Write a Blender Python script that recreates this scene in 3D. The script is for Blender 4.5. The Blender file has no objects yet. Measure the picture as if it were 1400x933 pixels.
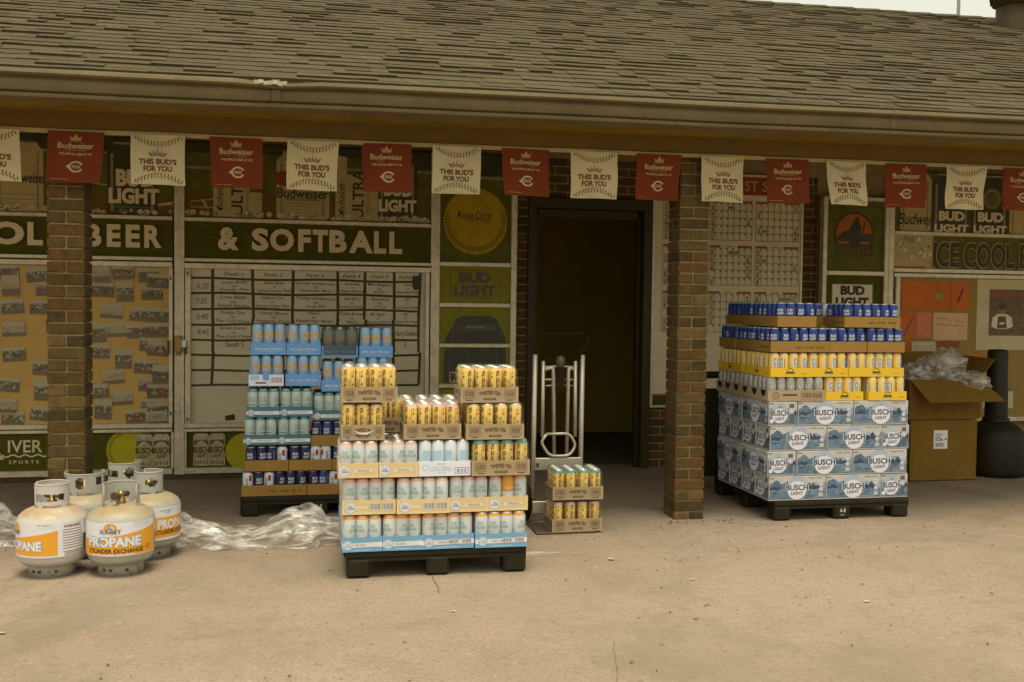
import bpy, math, random
from math import sin, cos, pi, radians, tan
from mathutils import Vector, Matrix
random.seed(7)
sc = bpy.context.scene
col = sc.collection

# ------------------------------------------------------------------ camera
TH, PT, RL, CAMH = radians(11.6), radians(2.1), .0125, 1.33
fw = Vector((sin(TH)*cos(PT), cos(TH)*cos(PT), -sin(PT)))
r0 = Vector((cos(TH), -sin(TH), 0)); u0 = r0.cross(fw)
rt = r0*cos(RL)+u0*sin(RL); up = rt.cross(fw)
cd = bpy.data.cameras.new('camera'); cd.lens = 35; cd.sensor_width = 36; cd.clip_end = 3000; cd.clip_start = .05
cam = bpy.data.objects.new('camera', cd); col.objects.link(cam)
cam.matrix_world = Matrix(((rt.x, up.x, -fw.x, 0), (rt.y, up.y, -fw.y, 0), (rt.z, up.z, -fw.z, CAMH), (0, 0, 0, 1)))
sc.camera = cam

# ------------------------------------------------------------------ sky, sun, exposure
SUN_EL, SUN_AZ = radians(80), radians(188)
w = bpy.data.worlds.new('World'); sc.world = w; w.use_nodes = True
nt = w.node_tree; bg = nt.nodes['Background']
sky = nt.nodes.new('ShaderNodeTexSky'); sky.sky_type = 'NISHITA'; sky.sun_disc = False
sky.sun_elevation = SUN_EL; sky.sun_rotation = SUN_AZ; sky.dust_density = 4; sky.air_density = 1.2
hs = nt.nodes.new('ShaderNodeHueSaturation'); hs.inputs['Saturation'].default_value = .12
nt.links.new(sky.outputs[0], hs.inputs['Color']); tint = nt.nodes.new('ShaderNodeMix'); tint.data_type = 'RGBA'; tint.blend_type = 'MULTIPLY'; tint.inputs[0].default_value = 1; tint.inputs[7].default_value = (1, .962, .79, 1)
nt.links.new(hs.outputs[0], tint.inputs[6]); nt.links.new(tint.outputs[2], bg.inputs[0])
bg.inputs[1].default_value = .15
sd = bpy.data.lights.new('sun', 'SUN'); sd.energy = 1.5; sd.angle = radians(22); sd.color = (1, .93, .74)
sun = bpy.data.objects.new('sun', sd); col.objects.link(sun)
sdir = Vector((sin(SUN_AZ)*cos(SUN_EL), cos(SUN_AZ)*cos(SUN_EL), sin(SUN_EL)))
sun.rotation_euler = sdir.to_track_quat('Z', 'Y').to_euler()
sc.view_settings.view_transform = 'Standard'; sc.view_settings.look = 'None'
sc.view_settings.exposure = 0.62; sc.view_settings.gamma = 1
sc.render.engine = 'CYCLES'
sc.cycles.max_bounces = 8; sc.cycles.diffuse_bounces = 5; sc.cycles.transparent_max_bounces = 12

# ------------------------------------------------------------------ materials
M = {}
def mat(name, c, rough=.6, metal=0., var=.1, scale=6., bump=0., bscale=60., spec=.35, dirt=None, dirt_amt=.0, dust=None, coat=0):
    m = bpy.data.materials.new(name); m.use_nodes = True; t = m.node_tree; n = t.nodes; L = t.links
    b = n['Principled BSDF']; b.inputs['Roughness'].default_value = rough; b.inputs['Metallic'].default_value = metal
    b.inputs['Specular IOR Level'].default_value = spec
    b.inputs['Coat Weight'].default_value = coat
    tc = n.new('ShaderNodeTexCoord'); oi = n.new('ShaderNodeObjectInfo')
    add = n.new('ShaderNodeVectorMath'); add.operation = 'MULTIPLY_ADD'
    L.new(oi.outputs['Random'], add.inputs[0]); add.inputs[1].default_value = (37, 61, 23); L.new(tc.outputs['Object'], add.inputs[2])
    nz = n.new('ShaderNodeTexNoise'); nz.inputs['Scale'].default_value = scale; nz.inputs['Detail'].default_value = 5; nz.inputs['Roughness'].default_value = .65
    L.new(add.outputs[0], nz.inputs['Vector'])
    mr = n.new('ShaderNodeMapRange'); mr.inputs[1].default_value = .3; mr.inputs[2].default_value = .7
    mr.inputs[3].default_value = 1-var; mr.inputs[4].default_value = 1+var
    L.new(nz.outputs['Fac'], mr.inputs[0])
    mx = n.new('ShaderNodeMix'); mx.data_type = 'RGBA'; mx.blend_type = 'MULTIPLY'; mx.inputs[0].default_value = 1
    mx.inputs[6].default_value = (*c, 1); L.new(mr.outputs[0], mx.inputs[7]); out = mx.outputs[2]
    if dirt:
        n2 = n.new('ShaderNodeTexNoise'); n2.inputs['Scale'].default_value = scale*2.3; n2.inputs['Detail'].default_value = 8; n2.inputs['Roughness'].default_value = .75
        L.new(add.outputs[0], n2.inputs['Vector'])
        r2 = n.new('ShaderNodeMapRange'); r2.inputs[1].default_value = .5; r2.inputs[2].default_value = .72; r2.inputs[4].default_value = dirt_amt
        L.new(n2.outputs['Fac'], r2.inputs[0])
        m2 = n.new('ShaderNodeMix'); m2.data_type = 'RGBA'; L.new(r2.outputs[0], m2.inputs[0]); L.new(out, m2.inputs[6]); m2.inputs[7].default_value = (*dirt, 1); out = m2.outputs[2]
    if dust:
        g = n.new('ShaderNodeNewGeometry'); sx = n.new('ShaderNodeSeparateXYZ'); L.new(g.outputs['Normal'], sx.inputs[0])
        r3 = n.new('ShaderNodeMapRange'); r3.inputs[1].default_value = .25; r3.inputs[2].default_value = .8; r3.inputs[4].default_value = dust[1]
        L.new(sx.outputs[2], r3.inputs[0])
        ml = n.new('ShaderNodeMath'); ml.operation = 'MULTIPLY'; L.new(r3.outputs[0], ml.inputs[0])
        r4 = n.new('ShaderNodeMapRange'); r4.inputs[1].default_value = .3; r4.inputs[2].default_value = .6; r4.inputs[3].default_value = .45
        L.new(nz.outputs['Fac'], r4.inputs[0]); L.new(r4.outputs[0], ml.inputs[1])
        m3 = n.new('ShaderNodeMix'); m3.data_type = 'RGBA'; L.new(ml.outputs[0], m3.inputs[0]); L.new(out, m3.inputs[6]); m3.inputs[7].default_value = (*dust[0], 1); out = m3.outputs[2]
    L.new(out, b.inputs['Base Color'])
    if bump:
        nb = n.new('ShaderNodeTexNoise'); nb.inputs['Scale'].default_value = bscale; nb.inputs['Detail'].default_value = 6
        L.new(add.outputs[0], nb.inputs['Vector'])
        bp = n.new('ShaderNodeBump'); bp.inputs['Strength'].default_value = bump; bp.inputs['Distance'].default_value = .01
        L.new(nb.outputs['Fac'], bp.inputs['Height']); L.new(bp.outputs[0], b.inputs['Normal'])
    M[name] = m; return m

def clear_film(name, tint, opacity, rough=.12, milky=(.7, .68, .6)):
    m = bpy.data.materials.new(name); m.use_nodes = True; t = m.node_tree; n = t.nodes; L = t.links
    n.remove(n['Principled BSDF']); o = n['Material Output']
    tr = n.new('ShaderNodeBsdfTransparent'); tr.inputs[0].default_value = (*tint, 1)
    gl = n.new('ShaderNodeBsdfGlossy'); gl.inputs['Roughness'].default_value = rough; gl.inputs[0].default_value = (.95, .93, .88, 1)
    df = n.new('ShaderNodeBsdfDiffuse'); df.inputs[0].default_value = (*milky, 1)
    a = n.new('ShaderNodeMixShader'); a.inputs[0].default_value = .5; L.new(df.outputs[0], a.inputs[1]); L.new(gl.outputs[0], a.inputs[2])
    lw = n.new('ShaderNodeLayerWeight'); lw.inputs[0].default_value = .35
    mr = n.new('ShaderNodeMapRange'); mr.inputs[3].default_value = opacity; mr.inputs[4].default_value = min(1, opacity*3.5); L.new(lw.outputs['Facing'], mr.inputs[0])
    mx = n.new('ShaderNodeMixShader'); L.new(mr.outputs[0], mx.inputs[0]); L.new(tr.outputs[0], mx.inputs[1]); L.new(a.outputs[0], mx.inputs[2])
    L.new(mx.outputs[0], o.inputs[0]); M[name] = m; return m

def wrap_film(name, st=(2.2, 8, 8)):
    m = bpy.data.materials.new(name); m.use_nodes = True; t = m.node_tree; n = t.nodes; L = t.links
    b = n['Principled BSDF']; b.inputs['Base Color'].default_value = (.82, .79, .74, 1); b.inputs['Roughness'].default_value = .10; b.inputs['Specular IOR Level'].default_value = 1.0
    tc = n.new('ShaderNodeTexCoord'); mp = n.new('ShaderNodeMapping'); mp.inputs['Scale'].default_value = st; mp.inputs['Rotation'].default_value = (.2, .5, .35); L.new(tc.outputs['Object'], mp.inputs[0])
    wv = n.new('ShaderNodeTexNoise'); wv.inputs['Scale'].default_value = 1.6; wv.inputs['Detail'].default_value = 4; wv.inputs['Distortion'].default_value = 2.2
    L.new(mp.outputs[0], wv.inputs['Vector'])
    bp = n.new('ShaderNodeBump'); bp.inputs['Strength'].default_value = .5; bp.inputs['Distance'].default_value = .04; L.new(wv.outputs['Fac'], bp.inputs['Height']); L.new(bp.outputs[0], b.inputs['Normal'])
    tr = n.new('ShaderNodeBsdfTransparent'); tr.inputs[0].default_value = (.95, .93, .88, 1)
    mr = n.new('ShaderNodeMapRange'); mr.inputs[1].default_value = .40; mr.inputs[2].default_value = .66; mr.inputs[3].default_value = .10; mr.inputs[4].default_value = .58; L.new(wv.outputs['Fac'], mr.inputs[0])
    mx = n.new('ShaderNodeMixShader'); L.new(mr.outputs[0], mx.inputs[0]); L.new(tr.outputs[0], mx.inputs[1]); L.new(b.outputs[0], mx.inputs[2])
    L.new(mx.outputs[0], n['Material Output'].inputs[0]); M[name] = m

def ground_mat(name):
    m = bpy.data.materials.new(name); m.use_nodes = True; t = m.node_tree; n = t.nodes; L = t.links
    b = n['Principled BSDF']; b.inputs['Roughness'].default_value = .9; b.inputs['Specular IOR Level'].default_value = .2
    tc = n.new('ShaderNodeTexCoord')
    def noise(s, d=6, r=.6, dist=0, stretch=None):
        x = n.new('ShaderNodeTexNoise'); x.inputs['Scale'].default_value = s; x.inputs['Detail'].default_value = d; x.inputs['Roughness'].default_value = r; x.inputs['Distortion'].default_value = dist
        if stretch:
            mp = n.new('ShaderNodeMapping'); mp.inputs['Scale'].default_value = stretch; L.new(tc.outputs['Object'], mp.inputs[0]); L.new(mp.outputs[0], x.inputs['Vector'])
        else: L.new(tc.outputs['Object'], x.inputs['Vector'])
        return x
    def rng(src, a, bb, lo=0., hi=1.):
        x = n.new('ShaderNodeMapRange'); x.inputs[1].default_value = a; x.inputs[2].default_value = bb; x.inputs[3].default_value = lo; x.inputs[4].default_value = hi; L.new(src, x.inputs[0]); return x.outputs[0]
    def mixc(f, a, c2, bt='MIX'):
        x = n.new('ShaderNodeMix'); x.data_type = 'RGBA'; x.blend_type = bt
        if isinstance(f, float): x.inputs[0].default_value = f
        else: L.new(f, x.inputs[0])
        for i, v in ((6, a), (7, c2)):
            if isinstance(v, tuple): x.inputs[i].default_value = (*v, 1)
            else: L.new(v, x.inputs[i])
        return x.outputs[2]
    big = noise(.55, 5, .6); mid = noise(3.2, 8, .7, .6); fine = noise(70, 4, .7); streak = noise(1.6, 6, .7, .4, (.5, 2.4, 1))
    c = mixc(rng(big.outputs['Fac'], .36, .64), GCOL[0], GCOL[1])
    c = mixc(rng(mid.outputs['Fac'], .5, .74, 0, .6), c, GCOL[2])
    c = mixc(rng(streak.outputs['Fac'], .55, .78, 0, .45), c, GCOL[3])
    c = mixc(1.0, c, rng(fine.outputs['Fac'], .3, .7, .79, 1.2), 'MULTIPLY')
    v = n.new('ShaderNodeTexVoronoi'); v.inputs['Scale'].default_value = 55; L.new(tc.outputs['Object'], v.inputs['Vector'])
    v.inputs['Scale'].default_value = 34
    sp = rng(v.outputs['Distance'], .10, .24, 1, 0); pick = noise(2.2, 5)
    sm = n.new('ShaderNodeMath'); sm.operation = 'MULTIPLY'; L.new(sp, sm.inputs[0]); L.new(rng(pick.outputs['Fac'], .44, .66, .12, .85), sm.inputs[1])
    c = mixc(sm.outputs[0], c, (.12, .085, .045))
    blot = noise(26, 3, .55, .3); c = mixc(rng(blot.outputs['Fac'], .57, .72, 0, .5), c, (.15, .115, .068))
    pale = noise(19, 4, .6); c = mixc(rng(pale.outputs['Fac'], .58, .74, 0, .5), c, (.38, .312, .22))
    grey = noise(.9, 7, .72, .8); c = mixc(rng(grey.outputs['Fac'], .50, .68, 0, .75), c, (.185, .158, .105))
    spill = noise(.42, 6, .7, 1.2); c = mixc(rng(spill.outputs['Fac'], .55, .64, 0, .45), c, (.15, .118, .07))
    L.new(c, b.inputs['Base Color'])
    bp = n.new('ShaderNodeBump'); bp.inputs['Strength'].default_value = .55; bp.inputs['Distance'].default_value = .006
    L.new(fine.outputs['Fac'], bp.inputs['Height']); L.new(bp.outputs[0], b.inputs['Normal'])
    M[name] = m

def photo_mat(name, ramp, seed):
    m = bpy.data.materials.new(name); m.use_nodes = True; t = m.node_tree; n = t.nodes; L = t.links
    b = n['Principled BSDF']; b.inputs['Roughness'].default_value = .35
    tc = n.new('ShaderNodeTexCoord'); oi = n.new('ShaderNodeObjectInfo'); add = n.new('ShaderNodeVectorMath'); add.operation = 'MULTIPLY_ADD'
    L.new(oi.outputs['Random'], add.inputs[0]); add.inputs[1].default_value = (91, 13, 57); L.new(tc.outputs['Object'], add.inputs[2])
    v = n.new('ShaderNodeTexVoronoi'); v.inputs['Scale'].default_value = 62; L.new(add.outputs[0], v.inputs['Vector'])
    sep = n.new('ShaderNodeSeparateColor'); L.new(v.outputs['Color'], sep.inputs[0])
    cr = n.new('ShaderNodeValToRGB'); cr.color_ramp.interpolation = 'CONSTANT'; e = cr.color_ramp.elements
    for i, (p, c) in enumerate(ramp):
        x = e[i] if i < 2 else e.new(p)
        x.position = p; x.color = (*c, 1)
    L.new(sep.outputs[0], cr.inputs[0])
    sx = n.new('ShaderNodeSeparateXYZ'); L.new(tc.outputs['Object'], sx.inputs[0])
    nz = n.new('ShaderNodeTexNoise'); nz.inputs['Scale'].default_value = 40; L.new(add.outputs[0], nz.inputs['Vector'])
    ad = n.new('ShaderNodeMath'); ad.operation = 'MULTIPLY_ADD'; L.new(nz.outputs['Fac'], ad.inputs[0]); ad.inputs[1].default_value = .03; L.new(sx.outputs[2], ad.inputs[2])
    bgc = n.new('ShaderNodeValToRGB'); q = bgc.color_ramp.elements; q[0].position = .0; q[0].color = (.17, .135, .065, 1); q[1].position = .55; q[1].color = (.12, .11, .035, 1); z = q.new(.8); z.color = (.46, .42, .29, 1)
    mr = n.new('ShaderNodeMapRange'); mr.inputs[1].default_value = -.035; mr.inputs[2].default_value = .065; L.new(ad.outputs[0], mr.inputs[0]); L.new(mr.outputs[0], bgc.inputs[0])
    ab = n.new('ShaderNodeMath'); ab.operation = 'ABSOLUTE'; L.new(sx.outputs[2], ab.inputs[0])
    mk = n.new('ShaderNodeMapRange'); mk.inputs[1].default_value = .022; mk.inputs[2].default_value = .027; mk.inputs[3].default_value = .85; mk.inputs[4].default_value = 0; L.new(ab.outputs[0], mk.inputs[0])
    mx = n.new('ShaderNodeMix'); mx.data_type = 'RGBA'; L.new(mk.outputs[0], mx.inputs[0]); L.new(bgc.outputs[0], mx.inputs[6]); L.new(cr.outputs[0], mx.inputs[7])
    L.new(mx.outputs[2], b.inputs['Base Color']); M[name] = m

GCOL = [(.256, .192, .133), (.31, .236, .174), (.193, .153, .100), (.15, .111, .064)]
ground_mat('dusty_concrete')
# building
for i, c in enumerate([(.092, .055, .014), (.106, .057, .013), (.080, .050, .013), (.060, .041, .012), (.14, .092, .026), (.10, .067, .02)]):
    mat('brick_%d' % i, c, .9, var=.3, scale=22, bump=.5, bscale=110, dirt=(.25, .18, .09), dirt_amt=.35)
mat('mortar', (0.27, 0.195, 0.085), .95, var=.25, scale=14, bump=.4)
for i, c in enumerate([(.070, .052, .020), (.066, .049, .019), (.075, .057, .024), (.071, .050, .018), (.061, .046, .018), (.079, .061, .027)]):
    mat('shingle_%d' % i, c, .95, var=.22, scale=9, bump=.6, bscale=160, dirt=(.065, .05, .022), dirt_amt=.4)
mat('roof_felt', (.07, .05, .025), .95)
mat('gutter_paint', (0.155, 0.118, 0.055), .55, var=.16, scale=2.5, bump=.05, bscale=6, dirt=(.10, .07, .022), dirt_amt=.5)
mat('gutter_torn', (0.27, 0.225, 0.14), .5, var=.1)
mat('fascia_paint', (0.13, 0.074, 0.004), .6, var=.14, scale=3, dirt=(.16, .10, .01), dirt_amt=.4)
mat('soffit_paint', (0.2, 0.13, 0.012), .7, var=.2, scale=4, dirt=(.32, .24, .09), dirt_amt=.5)
mat('ceiling_paint', (0.09, 0.06, 0.008), .8, var=.15)
mat('door_paint', (0.035, 0.025, 0.003), .5, var=.15)
mat('room_paint', (0.36, 0.265, 0.035), .9)
mat('room_floor', (0.12, 0.085, 0.02), .9)
# boards
mat('aluminium', (0.66, 0.59, 0.42), .42, .35, var=.16, scale=11, dirt=(.28, .22, .12), dirt_amt=.55)
mat('aluminium_bright', (0.5, 0.46, 0.36), .42, .6, var=.12, scale=14, dirt=(.35, .29, .18), dirt_amt=.5)
mat('turf_green', (0.088, 0.083, 0.005), .95, var=.35, scale=60, bump=.5, bscale=300)
mat('lime_green', (0.24, 0.22, 0.006), .7, var=.2, scale=30)
mat('field_green', (0.11, 0.105, 0.006), .7, var=.3, scale=14)
mat('infield_clay', (0.15, 0.078, 0.008), .7, var=.25, scale=10)
mat('cream_letter', (0.72, 0.6, 0.36), .6, var=.08)
mat('kraft', (0.62, 0.4, 0.12), .85, var=.1, scale=4)
mat('whiteboard', (0.68, 0.62, 0.45), .35, var=.07, scale=2.5, dirt=(.3, .26, .16), dirt_amt=.25)
mat('tape_dark', (0.05, 0.036, 0.003), .6)
mat('ink', (0.062, 0.05, 0.022), .7)
mat('ink_soft', (0.2, 0.165, 0.09), .7)
mat('ball_yellow', (0.42, 0.28, 0.004), .7, var=.14, scale=5)
mat('ball_seam', (.07, .05, .012), .8)
mat('ball_lime', (0.46, 0.4, 0.008), .7, var=.14, scale=5)
mat('print_cream', (0.47, 0.37, 0.15), .6, var=.12, scale=12)
mat('print_white', (0.72, 0.66, 0.5), .6, var=.06)
mat('print_and_shade_dark', (0.05, 0.046, 0.01), .5, var=.3, scale=10)
mat('print_navy', (0.055, 0.055, 0.035), .45, var=.3, scale=10)
mat('print_grey', (0.28, 0.23, 0.11), .6, var=.3, scale=25)
mat('print_ice', (0.48, 0.41, 0.24), .5, var=.4, scale=40)
mat('print_slate', (0.12, 0.095, 0.075), .6, var=.1)
mat('print_orange', (0.42, 0.11, 0.005), .6, var=.15)
mat('print_red', (0.27, 0.045, 0.004), .6, var=.1)
mat('calendar_paper', (0.66, 0.58, 0.38), .6, var=.07)
mat('calendar_red', (0.33, 0.075, 0.02), .6)
mat('paper_orange', (0.62, 0.14, 0.003), .8, var=.12)
mat('paper_pink', (0.72, 0.2, 0.1), .8, var=.1)
mat('paper_pale', (0.7, 0.46, 0.26), .8, var=.1)
mat('paper_white', (0.62, 0.55, 0.37), .8, var=.1)
mat('poster_board', (0.6, 0.52, 0.31), .7, var=.08)
mat('poster_dark', (0.12, 0.075, 0.03), .5, var=.4, scale=18)
mat('skin_print', (.26, .16, .09), .6); mat('poster_red', (.26, .06, .05), .6)
mat('cork', (0.32, 0.21, 0.05), .9, var=.15, scale=30)
P1 = [(0, (.07, .055, .04)), (.2, (.40, .36, .28)), (.4, (.28, .045, .03)), (.55, (.05, .05, .06)), (.72, (.30, .2, .12)), (.88, (.10, .1, .05))]
P2 = [(0, (.10, .08, .05)), (.3, (.45, .4, .32)), (.5, (.06, .06, .07)), (.7, (.32, .24, .15)), (.85, (.14, .13, .06))]
P3 = [(0, (.25, .04, .025)), (.3, (.12, .08, .05)), (.5, (.42, .26, .16)), (.65, (.40, .36, .28)), (.85, (.06, .05, .03))]
P4 = [(0, (.50, .40, .23)), (.4, (.46, .39, .27)), (.75, (.38, .24, .15)), (.88, (.3, .26, .18))]
for i, p in enumerate((P1, P2, P3, P4)): photo_mat('photo_%d' % i, p, i)
# cloth
mat('banner_red', (0.135, 0.021, 0.0005), .85, var=.1, scale=7)
mat('banner_white', (0.46, 0.395, 0.225), .85, var=.08, scale=7)
mat('banner_ink_red', (0.12, 0.04, 0.004), .85); mat('banner_ink_gold', (0.32, 0.22, 0.07), .85); mat('banner_ink_white', (0.42, 0.33, 0.17), .85)
mat('tape_white', (0.33, 0.255, 0.1), .7)
# goods
mat('can_metal', (0.42, 0.41, 0.38), .42, .5, var=.05); mat('can_yellow', (0.84, 0.58, 0.15), .4, .05, var=.05); mat('can_white', (0.66, 0.71, 0.76), .4, .1, var=.04)
mat('can_sky', (0.27, 0.45, 0.66), .36, .25, var=.05); mat('can_teal_lid', (0.1, 0.36, 0.36), .35, .3); mat('can_blue', (0.03, 0.055, 0.24), .34, .35, var=.08); mat('can_pale', (0.5, 0.58, 0.54), .4, .2, var=.05)
mat('can_navy', (0.03, 0.03, 0.085), .34, .35); mat('can_red', (.45, .035, .03), .4, .2); mat('can_orange', (0.8, 0.36, 0.05), .4, .15); mat('can_peach', (0.8, 0.48, 0.42), .4, .15)
mat('disc_orange', (.78, .34, .02), .4); mat('disc_yellow', (.80, .44, .06), .4); mat('ink_teal', (.22, .47, .47), .5); mat('ink_black', (.025, .02, .015), .5); mat('ink_redline', (.55, .14, .12), .5); mat('ink_lightblue', (.38, .60, .75), .5); mat('ink_navy', (.05, .07, .22), .5)
mat('tray_kraft', (0.33, 0.19, 0.045), .85, var=.08, scale=9); mat('tray_grey', (0.42, 0.32, 0.2), .85, var=.07, scale=9); mat('tray_yellow', (0.8, 0.61, 0.32), .6, var=.04); mat('tray_lemon', (0.8, 0.52, 0.03), .55, var=.04)
mat('tray_sky', (0.18, 0.42, 0.68), .6, var=.05); mat('tray_blue', (0.15, 0.36, 0.74), .55, var=.04); mat('tray_teal', (.07, .19, .24), .6, var=.06); mat('tray_white', (0.78, 0.78, 0.85), .55, var=.03)
mat('kraft_ink', (0.13, 0.075, 0.02), .85)
mat('box_cream', (0.54, 0.52, 0.5), .45, var=.06, scale=10); mat('box_blue', (0.115, 0.18, 0.285), .45, var=.35, scale=16); mat('box_deep', (0.05, 0.072, 0.13), .45, var=.4, scale=18); mat('box_lake', (0.15, 0.22, 0.31), .45, var=.45, scale=22); mat('box_mist', (.30, .37, .43), .45, var=.4, scale=20); mat('box_dome', (.40, .48, .58), .45, var=.15, scale=20); mat('box_white', (0.74, 0.74, 0.82), .45, var=.03)
mat('box_ink', (.04, .045, .06), .5); mat('box_dark', (.10, .13, .16), .5)
mat('black_plastic', (0.016, 0.012, 0.003), .6, var=.25, scale=9, bump=.1, dirt=(.06, .045, .018), dirt_amt=.3)
mat('rubber', (0.02, 0.015, 0.003), .8, spec=.08)
clear_film('film', (.97, .96, .93), .03); clear_film('film_dark', (.62, .58, .48), .10, .2, (.24, .21, .15))
clear_film('glass', (.97, .96, .92), .025, .05)
wrap_film('crumpled_film')
mat('tank_white', (0.58, 0.56, 0.54), .42, var=.06, scale=5, dirt=(.36, .28, .19), dirt_amt=.5, dust=((.36, .25, .12), 1.0))
mat('tank_grey', (0.42, 0.425, 0.38), .45, var=.07, scale=5, dirt=(.27, .21, .14), dirt_amt=.5, dust=((.34, .24, .12), 1.0))
mat('label_white', (0.76, 0.755, 0.8), .4, var=.03); mat('tank_foot', (.40, .39, .33), .6, var=.12, scale=14, dirt=(.16, .075, .025), dirt_amt=.85); mat('label_orange', (.80, .37, .03), .4, var=.03); mat('label_green', (.12, .2, .12), .5); mat('label_blue', (.22, .42, .55), .4)
mat('brass', (.30, .2, .07), .4, .8); mat('steel_dark', (.10, .085, .06), .5, .5)
mat('carton', (0.19, 0.105, 0.01), .85, var=.1, scale=4, dirt=(.26, .155, .045), dirt_amt=.4); mat('carton_inside', (0.2, 0.115, 0.015), .9)
mat('litter_white', (0.42, 0.38, 0.3), .7); mat('leaf_dark', (.10, .075, .03), .9); mat('joint_dark', (0.17, 0.13, 0.08), .95, var=.3, scale=20)
mat('vent_metal', (0.05, 0.036, 0.008), .6, .2, var=.2); mat('mast_metal', (.34, .33, .28), .5, .4)

# ------------------------------------------------------------------ mesh helpers
_text = {}
def text_geo(s, bold, shear, ext=0., sp=1.):
    k = (s, bold, shear, ext, sp)
    if k not in _text:
        c = bpy.data.curves.new('t', 'FONT'); c.body = s; c.offset = bold; c.shear = shear; c.resolution_u = 3; c.extrude = ext; c.space_character = sp; c.space_line = .95; c.align_x = 'CENTER'
        o = bpy.data.objects.new('t', c); me = bpy.data.meshes.new_from_object(o)
        vs = [tuple(v.co) for v in me.vertices]; fs = [tuple(p.vertices) for p in me.polygons]
        bpy.data.objects.remove(o); bpy.data.curves.remove(c); bpy.data.meshes.remove(me)
        x0 = min(v[0] for v in vs); x1 = max(v[0] for v in vs); y0 = min(v[1] for v in vs); y1 = max(v[1] for v in vs)
        _text[k] = ([((v[0]-x0)/(x1-x0)-.5, (v[1]-y0)/(y1-y0)-.5, v[2]) for v in vs], fs, (x1-x0)/(y1-y0))
    return _text[k]

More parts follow.
